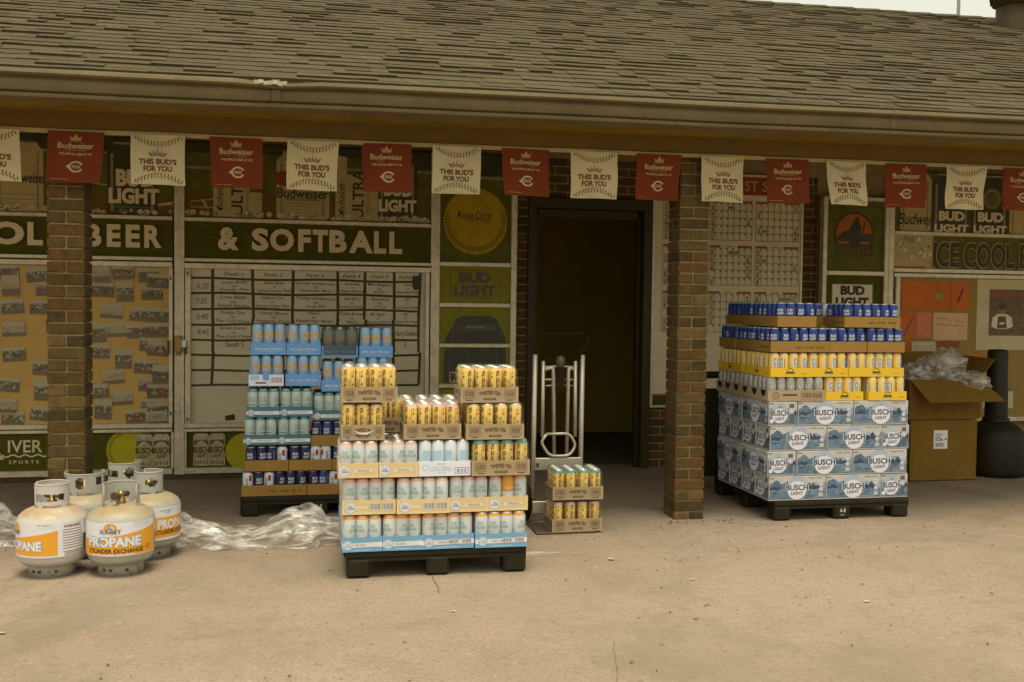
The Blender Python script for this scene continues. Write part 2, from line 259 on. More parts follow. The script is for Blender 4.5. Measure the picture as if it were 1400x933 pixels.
class MB:
    def __init__(s): s.v = []; s.f = []; s.m = []; s.mats = []; s.sm = []
    def mi(s, m):
        if m not in s.mats: s.mats.append(m)
        return s.mats.index(m)
    def face(s, pts, m, smooth=False):
        n = len(s.v); s.v += [tuple(p) for p in pts]; s.f.append(tuple(range(n, n+len(pts)))); s.m.append(s.mi(m)); s.sm.append(smooth)
    def add(s, vs, fs, m, smooth=False):
        n = len(s.v); s.v += [tuple(p) for p in vs]; i = s.mi(m)
        for f in fs: s.f.append(tuple(n+a for a in f)); s.m.append(i); s.sm.append(smooth)
    def box(s, x0, y0, z0, x1, y1, z1, m, bev=0.):
        if x1 < x0: x0, x1 = x1, x0
        if y1 < y0: y0, y1 = y1, y0
        if z1 < z0: z0, z1 = z1, z0
        if not bev:
            vs = [(x, y, z) for x in (x0, x1) for y in (y0, y1) for z in (z0, z1)]
            s.add(vs, [(0, 1, 3, 2), (4, 6, 7, 5), (0, 4, 5, 1), (2, 3, 7, 6), (0, 2, 6, 4), (1, 5, 7, 3)], m); return
        b = min(bev, (x1-x0)*.45, (y1-y0)*.45, (z1-z0)*.45)
        ix = {}; vs = []
        for i in (0, 1):
            for j in (0, 1):
                for k in (0, 1):
                    X, Y, Z = (x0, x1)[i], (y0, y1)[j], (z0, z1)[k]; dx, dy, dz = (b, -b)[i], (b, -b)[j], (b, -b)[k]
                    for a, p in enumerate(((X, Y+dy, Z+dz), (X+dx, Y, Z+dz), (X+dx, Y+dy, Z))): ix[i, j, k, a] = len(vs); vs.append(p)
        fs = []
        for i in (0, 1): fs.append([ix[i, j, k, 0] for j, k in ((0, 0), (0, 1), (1, 1), (1, 0))])
        for j in (0, 1): fs.append([ix[i, j, k, 1] for i, k in ((0, 0), (1, 0), (1, 1), (0, 1))])
        for k in (0, 1): fs.append([ix[i, j, k, 2] for i, j in ((0, 0), (0, 1), (1, 1), (1, 0))])
        for j in (0, 1):
            for k in (0, 1): fs.append([ix[0, j, k, 1], ix[0, j, k, 2], ix[1, j, k, 2], ix[1, j, k, 1]])
        for i in (0, 1):
            for k in (0, 1): fs.append([ix[i, 0, k, 0], ix[i, 0, k, 2], ix[i, 1, k, 2], ix[i, 1, k, 0]])
        for i in (0, 1):
            for j in (0, 1): fs.append([ix[i, j, 0, 0], ix[i, j, 0, 1], ix[i, j, 1, 1], ix[i, j, 1, 0]])
        for i in (0, 1):
            for j in (0, 1):
                for k in (0, 1): fs.append([ix[i, j, k, 0], ix[i, j, k, 1], ix[i, j, k, 2]])
        c = Vector(((x0+x1)/2, (y0+y1)/2, (z0+z1)/2)); out = []
        for f in fs:
            p = [Vector(vs[q]) for q in f]; n = (p[1]-p[0]).cross(p[2]-p[0]); ctr = sum(p, Vector())/len(p)
            out.append(tuple(f) if n.dot(ctr-c) > 0 else tuple(reversed(f)))
        s.add(vs, out, m)
    def lathe(s, prof, c, n, mats, smooth=True, a0=0., a1=2*pi):
        full = abs(a1-a0-2*pi) < 1e-6; k = n if full else n+1; vs = []
        for r, z in prof:
            for i in range(k):
                a = a0+(a1-a0)*i/n; vs.append((c[0]+r*cos(a), c[1]+r*sin(a), c[2]+z))
        base = len(s.v); s.v += vs
        for j in range(len(prof)-1):
            m = mats[j] if isinstance(mats, list) else mats
            for i in range(n):
                i2 = (i+1) % k
                s.f.append((base+j*k+i, base+j*k+i2, base+(j+1)*k+i2, base+(j+1)*k+i)); s.m.append(s.mi(m)); s.sm.append(smooth)
    def tube(s, pts, r, m, n=8, closed=False):
        pts = [Vector(p) for p in pts]; rings = []; N = len(pts); up0 = None
        for i, p in enumerate(pts):
            a = pts[i-1] if (i > 0 or closed) else p; b = pts[(i+1) % N] if (i < N-1 or closed) else p
            d = (b-a).normalized()
            if up0 is None: up0 = Vector((0, 0, 1)) if abs(d.z) < .9 else Vector((0, 1, 0))
            x = d.cross(up0).normalized(); y = x.cross(d).normalized(); up0 = y
            rr = r[i] if isinstance(r, (list, tuple)) else r
            rings.append([p+x*rr*cos(2*pi*k/n)+y*rr*sin(2*pi*k/n) for k in range(n)])
        base = len(s.v)
        for q in rings: s.v += [tuple(v) for v in q]
        for i in range(N if closed else N-1):
            j = (i+1) % N
            for k in range(n):
                k2 = (k+1) % n; s.f.append((base+i*n+k, base+i*n+k2, base+j*n+k2, base+j*n+k)); s.m.append(s.mi(m)); s.sm.append(True)
        if not closed:
            s.f.append(tuple(base+k for k in reversed(range(n)))); s.m.append(s.mi(m)); s.sm.append(False)
            s.f.append(tuple(base+(N-1)*n+k for k in range(n))); s.m.append(s.mi(m)); s.sm.append(False)
    def build(s, name, parent=None, loc=None, mesh_only=False):
        o = Vector(loc) if loc is not None else (parent.location if parent else Vector())
        if parent and parent.parent: o = o + parent.parent.location
        me = bpy.data.meshes.new(name)
        me.from_pydata([(a-o.x, b-o.y, c-o.z) for a, b, c in s.v], [], s.f)
        for m in s.mats: me.materials.append(M[m])
        me.polygons.foreach_set('material_index', s.m); me.polygons.foreach_set('use_smooth', s.sm); me.update()
        if mesh_only: return me
        ob = bpy.data.objects.new(name, me); col.objects.link(ob)
        if parent: ob.parent = parent
        elif loc is not None: ob.location = loc
        return ob

class Print:
    """flat print on a surface: fn(u, v, lift) -> point"""
    def __init__(s, mb, fn, step=.0012): s.mb = mb; s.fn = fn; s.st = step
    def poly(s, pts, m, l=1): s.mb.face([s.fn(u, v, l*s.st) for u, v in pts], m)
    def rect(s, u0, v0, u1, v1, m, l=1, nu=1):
        for i in range(nu):
            a = u0+(u1-u0)*i/nu; b = u0+(u1-u0)*(i+1)/nu
            s.poly([(a, v0), (b, v0), (b, v1), (a, v1)], m, l)
    def frame(s, u0, v0, u1, v1, t, m, l=1):
        s.rect(u0, v0, u1, v0+t, m, l); s.rect(u0, v1-t, u1, v1, m, l); s.rect(u0, v0+t, u0+t, v1-t, m, l); s.rect(u1-t, v0+t, u1, v1-t, m, l)
    def disc(s, cu, cv, ru, rv, m, l=1, n=32): s.poly([(cu+ru*cos(2*pi*i/n), cv+rv*sin(2*pi*i/n)) for i in range(n)], m, l)
    def ring(s, cu, cv, r0, r1, m, l=1, n=32, a0=0., a1=2*pi, sv=1.):
        for i in range(n):
            a, b = a0+(a1-a0)*i/n, a0+(a1-a0)*(i+1)/n
            s.poly([(cu+r0*cos(a), cv+sv*r0*sin(a)), (cu+r1*cos(a), cv+sv*r1*sin(a)), (cu+r1*cos(b), cv+sv*r1*sin(b)), (cu+r0*cos(b), cv+sv*r0*sin(b))], m, l)
    def line(s, p, q, w_, m, l=1):
        d = Vector((q[0]-p[0], q[1]-p[1])); k = Vector((-d.y, d.x)).normalized()*w_/2
        s.poly([(p[0]+k.x, p[1]+k.y), (p[0]-k.x, p[1]-k.y), (q[0]-k.x, q[1]-k.y), (q[0]+k.x, q[1]+k.y)], m, l)
    def text(s, t, cu, cv, w_, h, m, l=2, bold=0., shear=0., ang=0., sp=1., arch=0.):
        vs, fs, asp = text_geo(t, bold, shear, 0., sp)
        if h is None: h = w_/asp
        if w_ is None: w_ = h*asp
        ca, sa = cos(ang), sin(ang)
        out = []
        for x, y, z in vs:
            a, b = x*w_, y*h + arch*(1-(2*x)**2)
            out.append(s.fn(cu+a*ca-b*sa, cv+a*sa+b*ca, l*s.st))
        s.mb.add(out, fs, m)
    def barcode(s, u0, v0, u1, v1, m, ground=None, l=1):
        if ground: s.rect(u0, v0, u1, v1, ground, l)
        n = 9; wd = (u1-u0)/n
        for i in range(n):
            k = .3+.5*((i*37 % 10)/10); s.rect(u0+wd*(i+.1), v0+(v1-v0)*.15, u0+wd*(i+.1+k*.8), v1-(v1-v0)*.1, m, l+1)

def wallfn(Y): return lambda u, v, l: (u, Y-l, v)
def tag(o, label=None, cat=None, group=None, kind=None):
    if label: o['label'] = label
    if cat: o['category'] = cat
    if group: o['group'] = group
    if kind: o['kind'] = kind
    return o
def empty(name, loc, rz=0., label=None, cat=None, group=None, kind=None):
    o = bpy.data.objects.new(name, None); col.objects.link(o); o.location = loc; o.rotation_euler = (0, 0, rz); o.empty_display_size = .1
    return tag(o, label, cat, group, kind)
def inst(name, me, parent, loc, rz=0., rot=None):
    o = bpy.data.objects.new(name, me); col.objects.link(o)
    if parent: o.parent = parent
    o.location = loc; o.rotation_euler = rot if rot else (0, 0, rz); return o
def copy_tree(o, loc, label=None, parent=None):
    c = o.copy(); col.objects.link(c); c.location = loc
    if parent: c.parent = parent
    if label: c['label'] = label
    for ch in list(o.children):
        d = ch.copy(); col.objects.link(d); d.parent = c
        for g in list(ch.children):
            e = g.copy(); col.objects.link(e); e.parent = d
    return c

# ------------------------------------------------------------------ key positions
YP, YW, YF = 5.834, 7.767, 7.667        # pillar faces, shop wall, board frames

# ------------------------------------------------------------------ ground
g = MB(); g.box(-400, -400, -.3, 400, 400, 0, 'dusty_concrete'); gr = g.build('ground'); tag(gr, kind='structure')
def strip(name, pts, wd):
    m = MB()
    for a, b in zip(pts, pts[1:]):
        d = (Vector(b)-Vector(a)).normalized(); k = Vector((-d.y, d.x))*wd/2*random.uniform(.6, 1.3); A, B = Vector(a), Vector(b)
        m.face([(A.x-k.x, A.y-k.y, .003), (B.x-k.x, B.y-k.y, .003), (B.x+k.x, B.y+k.y, .003), (A.x+k.x, A.y+k.y, .003)], 'joint_dark')
    return m.build(name, gr)
strip('pavement_joint', [(.60+random.uniform(-.006, .006), 6.4-i*.09) for i in range(22)], .008)
strip('pavement_joint', [(1.19+random.uniform(-.006, .006)-.02*i, 3.72-i*.07) for i in range(7)], .004)

# ------------------------------------------------------------------ shop building
shop = empty('shop_building', (2, YW, 0), 0, 'low brick shop with long brown shingle roof over a shaded front porch', 'shop building')
PITCH = radians(24.9); EY, EZ = 5.40, 2.49
def tilt(x, z): return z + .007*(x-1.3)
X0, X1 = -5.0, 10.5
SL = Vector((0, cos(PITCH), sin(PITCH))); NN = Vector((0, -sin(PITCH), cos(PITCH)))
def roofp(x, s_, n_): p = Vector((x, EY, tilt(x, EZ)))+SL*s_+NN*n_; return (p.x, p.y, p.z)
LEN = 4.52
m = MB()
a = [roofp(x, s_, n_) for x in (X0, X1) for s_ in (0, LEN) for n_ in (-.03, 0)]
m.add(a, [(0, 1, 3, 2), (4, 6, 7, 5), (0, 4, 5, 1), (2, 3, 7, 6), (0, 2, 6, 4), (1, 5, 7, 3)], 'roof_felt')
bk = []
for x in (X0, X1):
    p = roofp(x, LEN, 0); bk += [p, (p[0], p[1]+4.1, p[2]-1.9)]
m.add(bk, [(0, 1, 3, 2)], 'roof_felt')
roof = m.build('roof', shop)
EXPO = .112; rows = int(LEN/EXPO)
tabs = {}
def tab_mesh(wd, th, mk):
    k = (wd, th, mk)
    if k not in tabs:
        t = MB(); L_ = EXPO+.03
        vs = []
        for x in (-wd/2, wd/2):
            for s_, n0, n1 in ((0, .001, th), (L_, .0005, .003)):
                for n_ in (n0, n1): vs.append(tuple(Vector((x, 0, 0))+SL*s_+NN*n_))
        t.add(vs, [(0, 1, 3, 2), (4, 6, 7, 5), (0, 4, 5, 1), (2, 3, 7, 6), (0, 2, 6, 4), (1, 5, 7, 3)], mk)
        tabs[k] = (t.build('shingle', mesh_only=True), vs, t.f)
    return tabs[k]
rest = MB(); nsh = 0
for r in range(rows+1):
    x = X0+random.uniform(0, .2); s0 = r*EXPO-.02
    while x < X1:
        wd = random.choice((.10, .14, .19, .25, .33)); th = random.choice((.008, .009, .011, .014, .018)) if r else .024
        mk = 'shingle_%d' % random.choice((0, 0, 1, 1, 2, 3, 4, 5))
        p = roofp(x+wd/2, s0, .002); near = -1.95 < x < 5.2 and nsh < 298 and r < 7
        if near:
            me = tab_mesh(wd-.0012, th, mk)[0]; o = inst('shingle', me, roof, Vector(p)-shop.location); nsh += 1
        else:
            vs, fs = tab_mesh(wd-.0012, th, mk)[1:]; rest.add([(v[0]+p[0], v[1]+p[1], v[2]+p[2]) for v in vs], fs, mk)
        x += wd
so = rest.build('shingle_field', roof); so['kind'] = 'stuff'
m = MB()   # ridge cap
for i in range(int((X1-X0)/.3)):
    x = X0+i*.3; p = roofp(x, LEN-.09, .012); q = roofp(x+.298, LEN-.09, .02); t1 = roofp(x, LEN+.01, .016); t2 = roofp(x+.298, LEN+.01, .024)
    m.face([p, q, t2, t1], 'shingle_%d' % (i % 5)); m.face([t1, t2, (t2[0], t2[1]+.14, t2[2]-.06), (t1[0], t1[1]+.14, t1[2]-.06)], 'shingle_%d' % (i % 5))
m.build('ridge_cap', roof)
# gutter: K profile swept along the eave with two joints
prof = [(5.412, 2.490), (5.404, 2.504), (5.384, 2.501), (5.370, 2.490), (5.366, 2.472), (5.374, 2.465), (5.414, 2.462), (5.408, 2.445), (5.41, 2.42), (5.42, 2.395), (5.438, 2.384), (5.436, 2.380), (5.410, 2.379), (5.400, 2.371), (5.404, 2.360), (5.418, 2.356), (5.54, 2.356), (5.54, 2.49)]
m = MB(); segs = [X0, -3.3, -.19, 3.4, X1]; wob = {}
xs = []
x = X0
while x <= X1: xs.append(x); x += .22
rings = []
for x in xs:
    bow = .006*sin(x*1.9)+.004*sin(x*4.3+1); dent = max(0, 1-abs(x+.13)/.2)
    rings.append([(x, y+bow*.4+(dent*.012 if y < 5.5 else 0), tilt(x, z)+bow*.35-dent*(.014 if z > 2.45 else -.002)) for y, z in prof])
for a, b in zip(rings, rings[1:]):
    for i in range(len(prof)-1): m.face([a[i], b[i], b[i+1], a[i+1]], 'gutter_paint')
gut = m.build('gutter', shop)
for x in segs[1:-1]:
    j = MB()
    for i in range(len(prof)-2):
        (y0_, z0_), (y1_, z1_) = prof[i], prof[i+1]
        j.face([(x, y0_-.003, tilt(x, z0_)+.001), (x+.045, y0_-.003, tilt(x, z0_)+.001), (x+.045, y1_-.003, tilt(x, z1_)-.001), (x, y1_-.003, tilt(x, z1_)-.001)], 'gutter_paint')
    j.build('gutter_joint', gut)
m = MB()
for i in range(7):
    x = -.28+i*.024; z = tilt(x, 2.476)+.004*sin(i*2.1)
    m.face([(x, 5.362-.004*(i % 3), z-.010), (x+.024, 5.362-.004*((i+1) % 3), z-.010+.004*sin(i)), (x+.024, 5.366, z+.012), (x, 5.366, z+.012)], 'gutter_torn', True)
m.build('torn_flap', gut)
m = MB(); m.box(X0, 5.541, 2.362, X1, 5.80, 2.376, 'soffit_paint')
for v in range(len(m.v)): m.v[v] = (m.v[v][0], m.v[v][1], m.v[v][2]+.0065*(m.v[v][0]-1.3))
m.build('soffit', shop)
m = MB(); m.box(X0, 5.784, 2.256, X1, 5.99, 2.53, 'fascia_paint', .004)
for v in range(len(m.v)): m.v[v] = (m.v[v][0], m.v[v][1], m.v[v][2]+.006*(m.v[v][0]-.3))
m.build('porch_beam', shop)
m = MB(); m.box(X0, 5.992, 2.56, X1, YW, 2.6, 'ceiling_paint')
m.build('porch_ceiling', shop)
# wall behind: mortar core with openings, bricks proud of it
DX0, DX1, DZ = 1.71, 2.75, 2.10
w_ = MB()
w_.box(X0, YW+.006, -.1, DX0, YW+.2, 2.7, 'mortar'); w_.box(DX1, YW+.006, -.1, X1, YW+.2, 2.7, 'mortar'); w_.box(DX0, YW+.006, DZ, DX1, YW+.2, 2.7, 'mortar')
wall = w_.build('wall', shop)
BH, COURSE = .0577, .0677
bmesh_cache = {}
def brick_mesh(lx, ly, k):
    key = (round(lx, 3), round(ly, 3), k)
    if key not in bmesh_cache:
        b = MB(); b.box(-lx/2, -ly/2, 0, lx/2, ly/2, BH, 'brick_%d' % k, .004); bmesh_cache[key] = b.build('brick', mesh_only=True)
    return bmesh_cache[key]
def wall_brick(xa, xb, z, par):
    o = inst('brick', brick_mesh(xb-xa, .05, random.choice((0, 2, 3, 3, 1))), par, Vector(((xa+xb)/2, YW+.026+random.uniform(-.002, .002), z))-shop.location)
def brick_zone(xa, xb, za, zb):
    k = int(round(za/COURSE)); 
    while k*COURSE < zb:
        x = math.floor(xa/.204)*.204-(.102 if k % 2 else 0)
        while x < xb:
            p, q = max(x, xa), min(x+.194, xb)
            if q-p > .02: wall_brick(p, q, k*COURSE+.005, wall)
            x += .204
        k += 1
brick_zone(1.615, DX0-.003, 0, 2.45); brick_zone(DX0, DX1, DZ+.1, 2.45); brick_zone(DX1+.003, 4.22, 0, .52); brick_zone(4.06, 4.22, .55, 2.4); brick_zone(4.225, 5.2, 0, .30)
# doorway
df = MB()
df.box(DX0, YW-.03, 0, DX0+.07, YW+.16, DZ, 'door_paint', .004); df.box(DX1-.075, YW-.03, 0, DX1, YW+.16, DZ, 'door_paint', .004); df.box(DX0, YW-.032, DZ, DX1, YW+.16, DZ+.09, 'door_paint', .004)
df.box(DX0+.071, YW+.05, 0, DX0+.1, YW+.1, DZ-.04, 'door_paint'); df.box(DX1-.105, YW+.05, 0, DX1-.076, YW+.1, DZ-.04, 'door_paint'); df.box(DX0+.1, YW+.05, DZ-.07, DX1-.1, YW+.1, DZ-.001, 'door_paint')
dfr = df.build('door_frame', shop)
rm = MB()
rx0, rx1, ry1 = 1.2, 3.4, 10.0
rm.face([(rx0, YW+.21, .004), (rx1, YW+.21, .004), (rx1, ry1, .004), (rx0, ry1, .004)], 'room_floor')
rm.face([(rx0, ry1, 0), (rx1, ry1, 0), (rx1, ry1, 2.6), (rx0, ry1, 2.6)], 'room_paint')
rm.face([(rx0, YW+.2, 0), (rx0, ry1, 0), (rx0, ry1, 2.6), (rx0, YW+.2, 2.6)], 'room_paint')
rm.face([(rx1, YW+.2, 0), (rx1, YW+.2, 2.6), (rx1, ry1, 2.6), (rx1, ry1, 0)], 'room_paint')
rm.face([(rx0, YW+.2, 2.6), (rx0, ry1, 2.6), (rx1, ry1, 2.6), (rx1, YW+.2, 2.6)], 'room_paint')
rm.build('back_room', shop)
# roof fittings
tv = empty('roof_vent', (7.0, 9.0, 4.16), 0, 'dark round turbine vent standing on the roof at the right edge', 'roof vent')
m = MB(); m.lathe([(.165, -.12), (.165, .22), (.15, .23)], (7.0, 9.0, 4.18), 24, 'vent_metal'); m.build('neck', tv)
m = MB(); m.lathe([(.14, .22), (.2, .25), (.215, .34), (.2, .47), (.12, .55), (0, .57)], (7.0, 9.0, 4.18), 24, 'vent_metal')
m.build('turbine_head', tv)
for i in range(18):
    a_ = 2*pi*i/18; q = MB(); q.tube([(7+.203*cos(a_), 9+.203*sin(a_), 4.44), (7+.222*cos(a_+.1), 9+.222*sin(a_+.1), 4.53), (7+.2*cos(a_+.2), 9+.2*sin(a_+.2), 4.66)], .012, 'vent_metal', 4); q.build('blade', tv)
m = MB(); m.lathe([(.018, 0), (.018, 2.2)], (6.87, 9.7, 3.9), 10, 'mast_metal'); mo = m.build('antenna_mast', loc=(6.87, 9.7, 3.9)); tag(mo, 'thin grey metal mast rising behind the roof ridge', 'mast')

# ------------------------------------------------------------------ brick pillars
def pillar(xc, label):
    t = empty('brick_pillar', (xc, YP+.098, 0), 0, label, 'pillar', 'brick porch pillars')
    c = MB(); c.box(xc-.087, YP+.010, 0, xc+.087, YP+.185, 2.3, 'mortar'); c.build('mortar_core', t)
    for k in range(34):
        z = k*COURSE-.014
        if z+BH > 2.30: break
        for s_ in (-.051, .051):
            j = [random.uniform(-.0025, .0025) for _ in range(2)]
            mk = random.choice((0, 0, 1, 1, 2, 3, 4, 5)) if z < 1.5 else random.choice((0, 1, 2, 3, 5))
            if k % 2: loc = (j[0], s_+j[1], z); dims = (.195, .092)
            else: loc = (s_+j[0]*.6, j[1], z); dims = (.092, .195)
            if k in (0, 1) and False: pass
            inst('brick', brick_mesh(dims[0], dims[1], mk), t, loc, random.uniform(-.008, .008))
    return t
pillar(-1.298, 'brick porch pillar behind the white gas cylinders')
pillar(2.341, 'brick porch pillar between the open doorway and the tall stack of blue beer boxes')

# ------------------------------------------------------------------ display boards
def bar(par, x0, z0, x1, z1, y0=None, d=.05, m_='aluminium', name='frame_bar'):
    b = MB(); y0 = YF if y0 is None else y0; b.box(x0, y0, z0, x1, y0+d, z1, m_, .003)
    lx, lz = abs(x1-x0), abs(z1-z0)
    if min(lx, lz) > .05:   # extrusion groove
        if lz > lx: b.box((x0+x1)/2-.004, y0-.004, z0, (x0+x1)/2+.004, y0-.0005, z1, m_)
    return b.build(name, par)
def panel(par, name, x0, z0, x1, z1, m_, y=YF+.03, draw=None):
    b = MB(); b.box(x0, y, z0, x1, y+.02, z1, m_)
    if draw: draw(Print(b, wallfn(y)))
    return b.build(name, par)
def letters(par, s, x0, x1s, z0, z1, m_, y):
    for ch, (a, b) in zip(s, x1s):
        vs, fs, _ = text_geo(ch, .045, 0., .02)
        q = MB(); q.add([((a+b)/2+v[0]*(b-a), y-.012-v[2]*.5, (z0+z1)/2+v[1]*(z1-z0)) for v in vs], fs, m_); q.build('letter', par)
def can_print(p, x0, x1, z0, z1, body, l=1, crown=None):
    c = (x1-x0)*.12
    p.poly([(x0, z0+c*.4), (x0+c*.6, z0), (x1-c*.6, z0), (x1, z0+c*.4), (x1, z1-c*1.6), (x1-c, z1-c*.5), (x1-c, z1), (x0+c, z1), (x0+c, z1-c*.5), (x0, z1-c*1.6)], body, l)
    p.rect(x0+c, z1-c*.35, x1-c, z1, 'print_grey', l+.5)
    for f in (.07, .86): p.rect(x0+(x1-x0)*f, z0+c*.5, x0+(x1-x0)*(f+.05), z1-c*2, 'print_grey', l+.4)
def ice(p, x0, x1, z0, n):
    for i in range(n):
        x = random.uniform(x0, x1); z = z0+random.uniform(0, .03); r = random.uniform(.015, .034)
        k = random.randint(5, 7); ph = random.random()*6
        p.poly([(x+r*random.uniform(.7, 1.1)*cos(ph+2*pi*j/k), max(z0-.004, z+r*random.uniform(.6, 1)*sin(ph+2*pi*j/k))) for j in range(k)], random.choice(('print_ice', 'print_ice', 'print_cream', 'print_grey')), 6+i*.02)
        if i % 2: p.line((x-r*.5, z), (x+r*.4, z+r*.4), .006, random.choice(('print_white', 'print_and_shade_dark')), 8)
def stitches(p, cx, cz, r, a0, a1, n, m_, l=3, inward=-1, ln=.016, wd=.0045, sv=1.):
    for i in range(n+1):
        a = a0+(a1-a0)*i/n; x, z = cx+r*cos(a), cz+sv*r*sin(a); t = (-sin(a), cos(a)); o_ = (cos(a), sin(a))
        for sgn in (1, -1):
            p.line((x, z), (x+sgn*o_[0]*ln*.8+t[0]*ln*.5*1, z+sgn*o_[1]*ln*.8+t[1]*ln*.5*1), wd, m_, l)

photo_meshes = {}
def photograph(par, x, z, wd, ht, ang, k, y):
    key = (wd, ht, k)
    if key not in photo_meshes:
        b = MB(); b.box(-wd/2, -.0015, -ht/2, wd/2, .0, ht/2, 'photo_%d' % k)
        if k != 3: pass
        photo_meshes[key] = b.build('photograph', mesh_only=True)
    inst('photograph', photo_meshes[key], par, Vector((x, y, z))-par.location, rot=(0, ang, 0))

# --- left board with photographs
lb = empty('notice_board', (-2.05, YF, 0), 0, 'large aluminium notice board covered with team photographs behind the left brick pillar', 'notice board')
LX0, LX1 = -3.15, -.975
bar(lb, -3.2, .03, -3.15, 2.49, d=.08); 
for z0, z1 in ((1.916, 1.944), (1.618, 1.645), (1.572, 1.609), (.390, .424), (.358, .383), (.045, .088)): bar(lb, -3.149, z0, -.976, z1, YF+(.0 if z1 not in (1.609, .424) else -.012))
bar(lb, -.999, .425, -.972, 1.571, YF-.012); bar(lb, -2.63, .425, -2.6, 1.571, YF-.012); bar(lb, -1.43, .425, -1.405, 1.571, YF-.012) if False else None
bar(lb, -.985, .089, -.965, .357)
def draw_mural_left(p):
    p.rect(-3.149, 1.945, -.97, 2.08, 'infield_clay', 1); p.rect(-3.149, 2.08, -.97, 2.24, 'field_green', 1); p.rect(-3.149, 2.40, -.97, 2.5, 'print_and_shade_dark', 1); p.rect(-3.149, 2.385, -.97, 2.40, 'print_grey', 1.2)  # dark strip along the top is ceiling shade drawn into the mural
    p.poly([(-1.32, 1.99), (-.98, 2.03), (-.98, 2.05), (-1.32, 2.0)], 'print_cream', 1.5); p.line((-1.53, 2.17), (-1.2, 2.13), .006, 'print_cream', 1.5); p.line((-1.16, 2.02), (-.97, 2.05), .006, 'print_cream', 2)
    can_print(p, -1.43, -1.08, 1.95, 2.47, 'print_and_shade_dark', 2)
    p.text('BUD', -1.235, 2.215, .27, .125, 'cream_letter', 4, .05); p.text('LIGHT', -1.245, 2.085, .35, .115, 'cream_letter', 4, .05)
    p.text('LAGER BEER WITH NATURAL', -1.25, 2.005, .3, .014, 'print_grey', 4)
    can_print(p, -2.18, -1.86, 1.95, 2.45, 'print_cream', 2); p.text('weiser', -1.92, 2.19, .17, .07, 'ink', 4, .02, .2)
    for k in range(3): p.rect(-2.17, 2.0+.035*k, -1.875, 2.005+.035*k, 'print_grey', 4)
    can_print(p, -2.75, -2.4, 1.95, 2.45, 'print_cream', 2)
    ice(p, -3.1, -.99, 1.955, 75)
panel(lb, 'mural_panel', -3.149, 1.944, -.975, 2.49, 'field_green', draw=draw_mural_left)
sg = panel(lb, 'sign_panel', -3.149, 1.645, -.976, 1.916, 'turf_green')
letters(lb, 'OLBEER', 0, [(-2.215, -1.985), (-1.963, -1.861), (-1.575, -1.467), (-1.430, -1.335), (-1.300, -1.203), (-1.172, -1.052)], 1.711, 1.876, 'cream_letter', YF+.03)
bd = panel(lb, 'backing_board', -3.149, .424, -1.0, 1.571, 'kraft')
pts = [(-2.10, 1.52), (-1.9, 1.50), (-1.72, 1.5), (-2.08, 1.42), (-1.84, 1.4), (-2.07, 1.27), (-1.88, 1.27), (-2.06, 1.11), (-1.79, 1.16), (-1.73, .98), (-2.06, .93), (-1.86, .83), (-2.1, .71), (-1.87, .67), (-2.12, .56), (-1.72, .55), (-1.88, .5), (-2.07, .47),
       (-1.47, 1.52), (-1.32, 1.53), (-1.14, 1.51), (-1.02, 1.47), (-1.46, 1.4), (-1.31, 1.39), (-1.12, 1.38), (-1.40, 1.245), (-1.2, 1.225), (-1.05, 1.22), (-1.5, 1.09), (-1.36, 1.11), (-1.22, 1.1), (-1.06, 1.11), (-1.49, .95), (-1.32, .9), (-1.13, 1.0), (-1.02, .97),
       (-1.39, .765), (-1.17, .84), (-1.03, .78), (-1.5, .66), (-1.33, .61), (-1.14, .71), (-1.02, .66), (-1.46, .53), (-1.12, .55), (-1.03, .52), (-1.23, .475), (-1.09, .46), (-2.38, 1.5), (-2.4, 1.3), (-2.36, 1.08), (-2.42, .9), (-2.35, .72), (-2.4, .55), (-2.8, 1.45), (-2.9, 1.2), (-2.85, .95), (-2.8, .7), (-2.95, .55), (-1.66, 1.38), (-1.63, 1.2), (-1.62, .8), (-1.66, .68)]
for i, (x, z) in enumerate(pts):
    port = i % 5 == 3; k = (0, 1, 2, 3, 0, 1, 1, 3, 2, 0, 1)[i % 11]; wd, ht = (.115, .15) if port else (.152, .104)
    photograph(lb, max(x, -3.05) if x+wd/2 < -1.0 else -1.0-wd/2-.004, z, wd, ht, random.uniform(-.12, .12), k, YF+.0295-.0018*(1+i % 4))
def draw_low_left(p):
    p.text('R', -2.185, .258, .11, .17, 'cream_letter', 3, .01); p.text('IVER', -1.99, .265, .23, .09, 'cream_letter', 3, .012)
    n = 26
    for i in range(n):
        a, b = -2.16+.27*i/n*1.15, -2.16+.27*(i+1)/n*1.15; p.line((a, .197+.008*sin(a*75)), (b, .197+.008*sin(b*75)), .011, 'cream_letter', 3)
    p.text('SPORTS', -2.0, .152, .20, .026, 'cream_letter', 3, .02, sp=1.5)
    p.disc(-1.285, .225, .155, .155, 'ball_lime', 2, 40); stitches(p, -1.285, .225, .132, 2.0, 4.3, 22, 'ball_seam', 3, ln=.014, wd=.004)
    for x0 in (-1.235, -1.115): busch_can(p, x0, x0+.118, .10, .345)
    p.disc(-2.75, .22, .14, .14, 'ball_lime', 2, 32)
